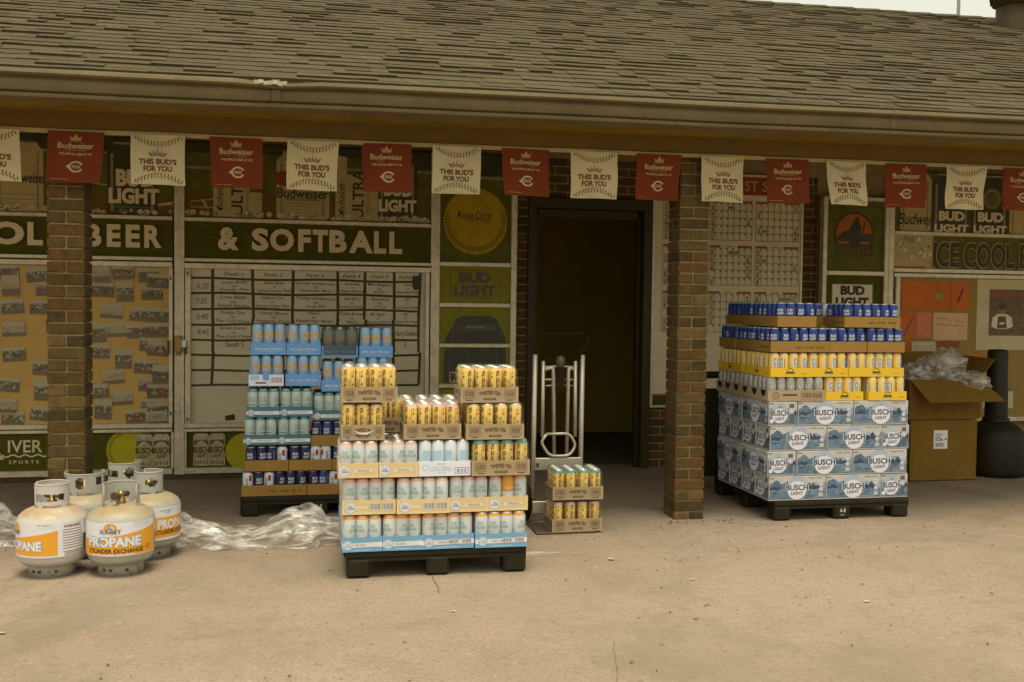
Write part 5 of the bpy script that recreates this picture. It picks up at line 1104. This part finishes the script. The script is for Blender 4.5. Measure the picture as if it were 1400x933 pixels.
case('blue tray of sky blue cans with orange discs, beside the white printed tray', GB, x=-.133, y=YR2, z=.808, w2=.214, d=.27, nx=3, ny=4, cans='noon', kind='blue')
case('blue tray of sky blue cans stepped lower beside the nearest yellow tea cans', GB, x=.087, y=YR2+.02, z=.772, w2=.212, d=.27, nx=3, ny=4, cans='noon', kind='blue')
case('blue tray of sky blue cans with orange discs, topmost left on the rear pallet', GB, x=-.343, y=YR2, z=1.002, w2=.210, d=.27, nx=3, ny=4, cans='noon', kind='blue')
case('blue tray of sky blue cans with orange discs, topmost second on the rear pallet', GB, x=-.128, y=YR2+.01, z=1.000, w2=.206, d=.27, nx=3, ny=4, cans='noon', kind='blue')
case('blue tray dimmed by dark shrink film at the top of the rear pallet', GB, x=.085, y=YR2+.04, z=.985, w2=.226, d=.27, nx=3, ny=4, cans='noon', kind='blue', film=True, dark=True)
case('blue tray of sky blue cans, topmost right on the rear pallet', GB, x=.317, y=YR2+.02, z=.985, w2=.209, d=.27, nx=3, ny=4, cans='noon', kind='blue')
case('blue tray of sky blue cans under the topmost right tray, rear pallet', GB, x=.30, y=YR2+.02, z=.80, w2=.209, d=.27, nx=3, ny=4, cans='noon', kind='blue')
case('teal tray of pale cans low behind the nearest stack on the rear pallet', GB, x=.28, y=YR2+.02, z=.61, w2=.209, d=.27, nx=3, ny=4, cans='teal', kind='teal')

# ------------------------------------------------------------------ hand truck with two tea cases
ht = empty('hand_truck', (1.5, 5.85, 0), 0, 'silver aluminium hand truck standing in front of the dark doorway', 'hand truck')
YH = 5.86; A = 'aluminium_bright'
def hp(name, pts, r, m_=A, n=8): q = MB(); q.tube(pts, r, m_, n); return q.build(name, ht)
hp('rail', [(1.352, YH+.02, 1.028), (1.345, YH, .55), (1.335, YH-.02, .05)], .0155); hp('rail', [(1.650, YH+.02, 1.026), (1.642, YH, .55), (1.634, YH-.02, .05)], .0155)
hp('inner_rail', [(1.401, YH+.01, .99), (1.396, YH-.01, .53)], .0115); hp('inner_rail', [(1.602, YH+.01, .99), (1.600, YH-.01, .53)], .0115)
def arc(pts, k=5):
    out = []
    for i, p_ in enumerate(pts):
        if i in (0, len(pts)-1): out.append(p_); continue
        a, b, c = Vector(pts[i-1]), Vector(p_), Vector(pts[i+1]); r = min(.045, (a-b).length*.4, (c-b).length*.4); s_ = b+(a-b).normalized()*r; e = b+(c-b).normalized()*r
        for j in range(k): t_ = j/(k-1); out.append(tuple(s_*(1-t_)**2+b*2*t_*(1-t_)+e*t_*t_))
    return out
hp('centre_bar', arc([(1.402, YH+.01, .935), (1.46, YH-.005, .955), (1.470, YH-.015, .40)]), .0115); hp('centre_bar', arc([(1.600, YH+.01, .935), (1.555, YH-.005, .955), (1.548, YH-.015, .40)]), .0115)
for z, r in ((.952, .008), (.875, .007), (.838, .005)): hp('cross_bar', [(1.40, YH+.012, z), (1.5, YH+.02, z+.004), (1.603, YH+.012, z)], r)
hp('rest_loop', arc([(1.42, YH-.02, .548), (1.565, YH-.02, .55), (1.605, YH-.02, .475), (1.56, YH-.03, .415), (1.435, YH-.03, .415), (1.385, YH-.02, .50), (1.42, YH-.02, .548)]), .0095)
q = MB(); q.box(1.345, YH-.034, .33, 1.64, YH-.02, .405, A, .004); q.box(1.352, YH-.036, .35, 1.372, YH-.0345, .375, 'steel_dark'); q.build('cross_plate', ht)
q = MB(); q.box(1.33, YH-.05, .07, 1.64, YH-.035, .145, A, .004); q.build('cross_plate', ht)
q = MB(); q.box(1.30, 5.56, .004, 1.66, YH-.03, .012, 'steel_dark', .002); q.build('toe_plate', ht)
q = MB(); q.box(1.478, YH-.03, .80, 1.525, YH-.012, 1.0, 'rubber', .006); q.lathe([(.0, .04), (.026, .03), (.03, 0), (.02, -.03)], (1.5, YH-.02, .985), 10, 'steel_dark'); q.build('strap', ht)
hp('hand_grip', arc([(1.372, YH+.02, 1.0), (1.362, YH+.02, 1.045), (1.315, YH+.03, 1.10), (1.36, YH+.05, 1.158), (1.50, YH+.05, 1.148), (1.66, YH+.05, 1.160), (1.70, YH+.03, 1.11), (1.64, YH+.02, 1.05), (1.632, YH+.02, 1.0)]), .0065, 'rubber', 8)
for x in (1.30, 1.69):
    q = MB(); N = 20
    q.tube([(x, YH+.06+.09*cos(2*pi*i/N), .125+.09*sin(2*pi*i/N)) for i in range(N)], .033, 'rubber', 8, True); wh = q.build('wheel', ht)
    q = MB(); q.tube([(x-.02, YH+.06, .125), (x+.02, YH+.06, .125)], .06, A, 14); q.build('hub', wh)
case('greyish tray of yellow tea cans, upper of the two on the hand truck', 'tea cases on the hand truck', x=1.392, y=5.565, z=.2, w2=.302, d=.205, nx=4, ny=3, cans='tea_teal', kind='tea', film=True)
case('dusty tray of pink topped tea cans, lower of the two on the hand truck', 'tea cases on the hand truck', x=1.394, y=5.565, z=.013, w2=.302, d=.205, nx=4, ny=3, cans='tea_pink', kind='tea', film=True, dark=False)

# ------------------------------------------------------------------ propane cylinders
def tank_mesh(body):
    b = MB(); R_ = .158
    pr = [(.112, .075), (.135, .060), (.150, .082), (R_, .115), (R_, .196), (R_+.0022, .199), (R_+.0022, .203), (R_, .206), (R_, .262)]
    for i in range(1, 9): a = i/8*pi/2; pr.append((.028+(R_-.028)*cos(a), .262+.071*sin(a)))
    pr.append((0, .334)); b.lathe(pr, (0, 0, 0), 40, body)
    return b.build('body', mesh_only=True)
def tank_label(kind):
    b = MB(); R_ = .1606
    p = Print(b, cyl(R_), .0008); C_ = R_*2*pi
    if kind == 'a':
        p.rect(-.20, .108, .205, .270, 'label_white', .5, 16)
        for i in range(16):
            a0_, a1_ = -.20+.405*i/16, -.20+.405*(i+1)/16; f = lambda u: .185+.055*((u+.2)/.405)**1.3
            p.poly([(a0_, .112), (a1_, .112), (a1_, f(a1_)), (a0_, f(a0_))], 'label_orange', 1.5)
        p.text('PROPANE', -.018, .178, .27, .052, 'label_blue', 2.4, .075); p.text('PROPANE', -.018, .178, .262, .048, 'label_white', 3, .045); p.text('CYLINDER EXCHANGE', -.01, .134, .27, .022, 'ink_black', 3, .02); p.rect(-.12, .1145, .08, .119, 'label_white', 2.4, 8); p.ring(.15, .142, .008, .011, 'ink_black', 3, 12)
        p.poly([(-.092, .180), (-.080, .205), (-.068, .180), (-.08, .168)], 'label_blue', 3.6)
        p.disc(-.03, .244, .032, .022, 'label_orange', 1.6, 24); p.poly([(-.038, .244), (-.03, .264), (-.022, .244), (-.03, .236)], 'label_blue', 2.4); p.poly([(-.09, .247), (-.03, .236), (.03, .247), (-.03, .241)], 'label_green', 2.6); p.text('SUNSET', -.03, .226, .10, .02, 'ink_navy', 2.6, .015)
        p.text('see cylinder label for use', .12, .262, .08, .006, 'ink_soft', 2); p.rect(.08, .25, .16, .2515, 'ink_lightblue', 2, 4)
    elif kind == 'b':
        p.rect(-.30, .108, .09, .272, 'label_white', .5, 16)
        for i in range(16):
            a0_, a1_ = -.30+.36*i/16, -.30+.36*(i+1)/16; f = lambda u: .18+.055*((u+.3)/.36)**1.3
            p.poly([(a0_, .118), (a1_, .118), (a1_, f(a1_)), (a0_, f(a0_))], 'label_orange', 1.5)
        p.text('PROPANE', -.125, .163, .235, .05, 'label_blue', 2.4, .075); p.text('PROPANE', -.125, .163, .228, .046, 'label_white', 3, .045); p.text('SUNSET', -.165, .222, .08, .018, 'ink_navy', 2.6, .015); p.disc(-.165, .245, .03, .022, 'label_orange', 2, 18)
        p.text('NET WEIGHT', .0, .262, .06, .006, 'ink_soft', 2); p.rect(-.03, .25, .04, .2512, 'ink_lightblue', 2, 4)
        p.rect(.075, .135, .19, .262, 'label_white', 1.8, 6)
        for k in range(8): p.rect(.082, .145+.0125*k, .182, .149+.0125*k, 'ink_soft', 2.4, 5)
        p.text('WARNING', .13, .252, .09, .014, 'poster_red', 2.4, .04)
    else:
        p.rect(-.19, .105, .20, .272, 'label_white', .5, 16); p.rect(-.19, .118, .20, .222, 'label_orange', 1.5, 16)
        p.text('PROPANE', .13, .185, .21, .05, 'label_white', 3, .045); p.text('CYLINDER EXCHANGE', .13, .145, .23, .022, 'ink_black', 3, .02); p.text('NET WEIGHT\n15 LBS', .075, .250, .07, .018, 'ink_soft', 2, .01)
        p.rect(-.15, .23, -.02, .266, 'label_orange', 1.6, 6)
    return b.build('label_wrap', mesh_only=True)
def collar_mesh(body, a0, a1, hgt, holes, R_=.078):
    """guard ring; holes are (angle, half angle, low, high)"""
    b = MB(); n = 44; th = .004
    zs = [hgt*k/11 for k in range(12)]
    def inhole(a, z):
        for c, hw, lo, hi in holes:
            d = abs((a-c+pi) % (2*pi)-pi)
            if lo < 0:      # rounded hole
                if (d/hw)**2+((z-hgt*.5)/hi)**2 < 1: return True
            elif d < hw and lo < z < hi: return True
        return False
    for i in range(n):
        for j in range(11):
            aa, ab = a0+(a1-a0)*i/n, a0+(a1-a0)*(i+1)/n; za, zb = zs[j], zs[j+1]
            if inhole((aa+ab)/2, (za+zb)/2): continue
            for rr in (R_-th, R_): b.face([(rr*cos(aa), rr*sin(aa), za), (rr*cos(ab), rr*sin(ab), za), (rr*cos(ab), rr*sin(ab), zb), (rr*cos(aa), rr*sin(aa), zb)], body, True)
    b.tube([((R_-.002)*cos(a0+(a1-a0)*i/n), (R_-.002)*sin(a0+(a1-a0)*i/n), hgt) for i in range(n+1)], .0042, body, 6)
    for a in (a0, a1):
        x, y = (R_-.002)*cos(a), (R_-.002)*sin(a); b.tube([(x, y, 0), (x, y, hgt)], .0035, body, 6)
    return b.build('collar', mesh_only=True)
def foot_mesh(body):
    b = MB(); b.lathe([(.105, .0), (.108, .0), (.106, .055), (.100, .075)], (0, 0, 0), 36, body); b.lathe([(.1, .075), (.103, 0.0005), (.105, 0)], (0, 0, 0), 36, body)
    for a in (-2.2, -1.9, -1.2): x, y = .1085*cos(a), .1085*sin(a); b.box(x-.008, y-.003, .022, x+.008, y+.003, .034, 'steel_dark')
    return b.build('foot_ring', mesh_only=True)
def valve_mesh():
    b = MB(); b.lathe([(.022, -.005), (.022, .02), (.013, .024), (.013, .06), (.0, .062)], (0, 0, 0), 12, 'brass'); b.tube([(0, 0, .04), (-.05, -.012, .043)], .011, 'brass', 8); b.tube([(-.05, -.012, .043), (-.062, -.014, .043)], .02, 'steel_dark', 10); b.tube([(0, -.0, .04), (.045, 0, .04)], .014, 'steel_dark', 10)
    return b.build('valve', mesh_only=True)
TB = {k: tank_mesh('tank_'+k) for k in ('white', 'grey')}; TFt = {k: foot_mesh('tank_foot') for k in TB}; TV = valve_mesh(); TL = {k: tank_label(k) for k in 'abc'}
def tank(x, y, colr, lab, rz, label, a_span, holes, hgt=.1, R_=.078, vz=0.):
    t = empty('gas_cylinder', (x, y, 0), 0, label, 'gas cylinder', 'gas cylinders by the left pillar')
    inst('body', TB[colr], t, (0, 0, 0)); inst('foot_ring', TFt[colr], t, (0, 0, 0), rz); inst('label_wrap', TL[lab], t, (0, 0, 0), rz)
    inst('collar', collar_mesh('tank_'+colr, a_span[0], a_span[1], hgt, holes, R_), t, (0, 0, .340)); inst('valve', TV, t, (0, 0, .335), vz)
    for k in range(4):
        a = a_span[0]+(a_span[1]-a_span[0])*(k+.5)/4; q = MB(); q.box(-.014, -.003, -.022, .014, .003, .008, 'tank_'+colr); inst('collar_leg', q.build('collar_leg', mesh_only=True), t, ((R_-.002)*cos(a), (R_-.002)*sin(a), .340), a+pi/2)
TYO = .1; FR = -pi/2
tank(-1.212, 5.052+TYO, 'white', 'b', 0., 'white gas cylinder at the front left with orange band wrapped round its left side', (FR-1.25, FR+2*pi-1.75), [(FR+.05, .92, .022, .056)], .098, .077, 2.4)
tank(-.893, 5.03+TYO, 'grey', 'a', .05, 'gas cylinder in front with its orange label facing the camera', (FR+1.15, FR+2*pi-.95), [(FR-1.35, .22, .03, .07), (FR+1.9, .4, .03, .075)], .090, .087, 1.0)
tank(-.808, 5.335+TYO, 'grey', 'c', .25, 'gas cylinder at the right rear with orange label at its right side', (FR-1.5, FR+3.6), [(FR+.35, .45, -1, .021)], .100, .070, 2.0)
tank(-1.135, 5.40+TYO, 'grey', 'c', 2.5, 'gas cylinder at the back left, only collar and shoulder showing between the front two', (FR-1.9, FR+2.3), [(FR-.05, .27, -1, .029), (FR+1.15, .42, .03, .075), (FR-1.2, .36, .03, .075)], .090, .098, 2.6)
tank(-.985, 5.67+TYO, 'grey', 'c', 2.2, 'gas cylinder at the very back with wide collar before the softball print', (FR-1.7, FR+2.6), [(FR+.45, .36, -1, .027), (FR-.75, .5, .03, .062)], .098, .085, -.2)

# ------------------------------------------------------------------ clear wrap heaps
def heap(name, label, path, wid, hgt, seed, nu=90, nv=26):
    r = random.Random(seed); b = MB(); P_ = [Vector(p_) for p_ in path]
    import mathutils
    def at(t):
        k = t*(len(P_)-1); i = min(int(k), len(P_)-2); f = k-i; return P_[i]*(1-f)+P_[i+1]*f
    V = []
    for i in range(nu+1):
        t = i/nu; c = at(t); 
        wv = wid[min(int(t*(len(wid)-1)), len(wid)-2)]; k = t*(len(wid)-1); ii = min(int(k), len(wid)-2); f = k-ii
        W = wid[ii]*(1-f)+wid[ii+1]*f; H = hgt[ii]*(1-f)+hgt[ii+1]*f
        for j in range(nv+1):
            a = pi*j/nv
            y = -cos(a)*W; zz = max(0, sin(a))**.8*H
            n1 = mathutils.noise.fractal(Vector((c.x*3.2+seed, y*5, zz*6)), 1., 2., 3); n2 = abs(mathutils.noise.noise(Vector((c.x*4+a*1.6+seed, a*3.6+c.x*3, seed*.7)))); n3 = abs(mathutils.noise.noise(Vector((c.x*9-a*2.0+seed, a*7, 3.1))))
            k2 = 1+.30*n1+.50*(n2-.22)+.10*(n3-.2)
            V.append((c.x+.03*n1, c.y+y*k2, max(.004, zz*k2)))
    fs = [(i*(nv+1)+j, (i+1)*(nv+1)+j, (i+1)*(nv+1)+j+1, i*(nv+1)+j+1) for i in range(nu) for j in range(nv)]
    b.add(V, fs, 'crumpled_film', True)
    o = b.build(name, loc=(path[0][0], path[0][1], 0)); tag(o, label, 'plastic wrap', 'heaps of clear plastic wrap on the ground'); return o
heap('plastic_wrap', 'crumpled clear plastic wrap lying between the gas cylinders and the front pallet', [(-.68, 5.66, 0), (-.4, 5.60, 0), (-.1, 5.62, 0), (.1, 5.6, 0), (.3, 5.58, 0)], [.12, .16, .15, .18, .19, .17, .12, .09, .05], [.15, .13, .075, .10, .18, .17, .10, .12, .03], 2)
heap('plastic_wrap', 'crumpled clear plastic wrap at the left edge behind the gas cylinders', [(-2.2, 5.9, 0), (-1.9, 5.88, 0), (-1.45, 5.8, 0)], [.08, .2, .2, .16, .06], [.1, .18, .22, .2, .1], 5, 60)
heap('plastic_wrap', 'small flat scrap of clear film on the ground right of the front pallet', [(1.10, 5.12, 0), (1.35, 5.14, 0)], [.02, .03, .02, .01], [.012, .02, .01, .004], 9, 30, 10)

# ------------------------------------------------------------------ cartons, bin and cart on the right
bx = empty('cardboard_box', (4.84, 7.1, 0), 0, 'closed plain cardboard box on the ground with a white shipping sticker', 'cardboard box', 'cardboard boxes beside the right pallet')
q = MB(); q.box(4.552, 6.865, .004, 5.135, 7.36, .478, 'carton', .006); q.build('carton', bx)
q = MB(); pp = Print(q, wallfn(6.864), .0008); pp.rect(4.752, .253, 4.872, .397, 'label_white', 1)
for k in range(3): pp.rect(4.765, .365-.014*k, 4.83-.01*k, .37-.014*k, 'ink_soft', 2)
pp.text('12-36', 4.80, .325, .06, .022, 'ink', 2, .03); pp.barcode(4.765, .262, 4.84, .305, 'ink', None, 1.4); pp.disc(4.855, .327, .008, .008, 'ink', 2, 10); q.build('shipping_sticker', bx)
q = MB(); q.box(4.552, 6.861, .235, 5.135, 6.8645, .2365, 'kraft_ink'); 
ob = empty('cardboard_box', (4.84, 7.1, .481), 0, 'open cardboard box on top of the other, stuffed with clear plastic', 'cardboard box', 'cardboard boxes beside the right pallet')
q = MB(); t_ = .006; x0, x1, y0, y1, z0, z1 = 4.535, 5.155, 6.865, 7.36, .483, .79
q.box(x0, y0, z0, x1, y1, z0+t_, 'carton'); q.box(x0, y0, z0+t_, x1, y0+t_, z1, 'carton'); q.box(x0, y1-t_, z0+t_, x1, y1, z1, 'carton_inside'); q.box(x0, y0+t_, z0+t_, x0+t_, y1-t_, z1, 'carton'); q.box(x1-t_, y0+t_, z0+t_, x1, y1-t_, z1, 'carton')
pp = Print(q, wallfn(y0), .001); pp.text('HANDLE WITH CARE', 4.82, .56, .19, .012, 'kraft_ink', 1); q.build('carton', ob)
def flap(pts):
    q = MB(); a, b_, c, d = [Vector(v) for v in pts]; n = (b_-a).cross(d-a).normalized()*.006
    vs = [a, b_, c, d, a+n, b_+n, c+n, d+n]; q.add(vs, [(3, 2, 1, 0), (4, 5, 6, 7), (0, 1, 5, 4), (1, 2, 6, 5), (2, 3, 7, 6), (3, 0, 4, 7)], 'carton'); return q.build('flap', ob)
flap([(4.54, 6.866, .79), (5.15, 6.866, .79), (5.20, 6.64, .645), (4.56, 6.64, .635)]); flap([(5.156, 6.90, .79), (5.156, 7.33, .79), (5.30, 7.33, .96), (5.30, 6.90, .95)]); flap([(4.55, 7.36, .79), (5.14, 7.36, .79), (5.12, 7.44, .98), (4.57, 7.44, .98)])
def blob(name, label, c, r, seed, parent=None):
    import mathutils
    b = MB(); nu, nv = 44, 24; V = []
    for i in range(nu):
        for j in range(nv+1):
            a = 2*pi*i/nu; t = pi*j/nv; d = Vector((sin(t)*cos(a), sin(t)*sin(a), cos(t)))
            k = 1+.22*mathutils.noise.fractal(d*1.6+Vector((seed, 0, 0)), 1, 2, 3)+.38*(abs(mathutils.noise.noise(Vector((d.x*2.2+d.z*3, d.y*2.2, d.z*1.2+seed))))-.22)+.10*(abs(mathutils.noise.noise(Vector((d.x*6, d.y*6+d.z*3, seed*1.3))))-.2)
            V.append((c[0]+d.x*r[0]*k, c[1]+d.y*r[1]*k, c[2]+d.z*r[2]*k))
    b.add(V, [(i*(nv+1)+j, i*(nv+1)+j+1, ((i+1) % nu)*(nv+1)+j+1, ((i+1) % nu)*(nv+1)+j) for i in range(nu) for j in range(nv)], 'crumpled_film', True)
    o = b.build(name, loc=c); tag(o, label, 'plastic wrap', 'bundles of clear plastic in the open box'); return o
blob('plastic_wrap', 'tall bundle of clear plastic rising from the right of the open box', (4.93, 7.02, .855), (.17, .16, .165), 3)
blob('plastic_wrap', 'low bundle of clear plastic on the left in the open box', (4.67, 7.0, .81), (.13, .13, .10), 8)
blob('plastic_wrap', 'loose clear plastic spilling over the front flap of the open box', (5.08, 6.85, .775), (.12, .09, .085), 13)
cbn = empty('floor_bin', (5.475, 7.10, 0), 0, 'black plastic bin with wide round base and tall narrow neck beside the cardboard boxes', 'bin')
q = MB(); q.lathe([(.20, .0), (.228, .01), (.238, .06), (.238, .30), (.225, .345), (.17, .40), (.10, .437), (.085, .44)], (5.475, 7.10, 0), 40, 'black_plastic'); q.build('base', cbn)
q = MB(); q.lathe([(.102, .438), (.102, .46), (.087, .465), (.083, .74), (.078, .76), (.076, 1.0), (.066, 1.015), (0, 1.017)], (5.475, 7.10, 0), 28, 'black_plastic'); q.build('neck', cbn)
ct = empty('push_cart', (2.95, 6.75, 0), 0, 'dark looped cart handle showing between the right brick pillar and the pallet stack', 'cart')
q = MB(); q.tube(arc([(2.72, 6.72, .02), (2.72, 6.72, .80), (2.80, 6.74, .84), (3.15, 6.78, .84), (3.15, 6.78, .02)]), .026, 'black_plastic', 10); q.build('handle', ct)
q = MB(); q.box(2.78, 6.75, .1, 3.12, 6.78, .74, 'black_plastic', .006); q.build('panel', ct)

# ------------------------------------------------------------------ litter
def scrap(name, x, y, s_, m_, label, seed):
    r = random.Random(seed); b = MB(); n = 7; pts = [(x+s_*r.uniform(.5, 1)*cos(2*pi*i/n), y+s_*r.uniform(.3, .7)*sin(2*pi*i/n), .004+r.uniform(0, s_*.3)) for i in range(n)]
    c = (x, y, .006+s_*.25)
    for i in range(n): b.face([pts[i], pts[(i+1) % n], c], m_)
    tag(b.build(name, loc=(x, y, 0)), label, 'litter', 'litter on the ground')
scrap('paper_scrap', .62, 4.21, .018, 'litter_white', 'tiny white paper scrap on the concrete in front of the front pallet', 1)
scrap('paper_scrap', 5.43, 6.62, .05, 'litter_white', 'white scrap on the ground before the black bin', 2)
scrap('paper_scrap', -1.18, 4.22, .02, 'litter_white', 'pale scrap on the concrete below the front left gas cylinder', 3)
scrap('plastic_scrap', 1.56, 4.95, .03, 'litter_white', 'small clear scrap on the concrete between hand truck and camera', 4)
scrap('paper_scrap', 2.49, 4.05, .02, 'litter_white', 'tiny pale scrap on the open concrete at lower right', 6)
scrap('paper_scrap', 1.84, 4.52, .018, 'litter_white', 'tiny pale scrap on the concrete below the right pillar', 7)
b = MB(); rr = random.Random(21)
for i in range(420):
    if i < 110: x, y = rr.gauss(2.2, .6), rr.gauss(4.9, .5)
    elif i < 170: x, y = 2.36+rr.uniform(-.2, .3), 5.80-abs(rr.gauss(0, .06))
    elif i < 210: x, y = rr.gauss(4.0, .5), rr.gauss(4.9, .6)
    else: x, y = rr.uniform(-2.5, 4.5), rr.uniform(2.6, 6.5)
    s_ = rr.uniform(.003, .013); a = rr.random()*6; ca, sa = cos(a), sin(a); z = .004
    e = rr.uniform(.2, .5)
    b.face([(x+s_*ca, y+s_*sa, z), (x-s_*e*sa, y+s_*e*ca, z+.004), (x-s_*ca, y-s_*sa, z), (x+s_*e*sa, y-s_*e*ca, z+.002)], rr.choice(('leaf_dark', 'leaf_dark', 'joint_dark')))
tag(b.build('leaf_debris'), kind='stuff')
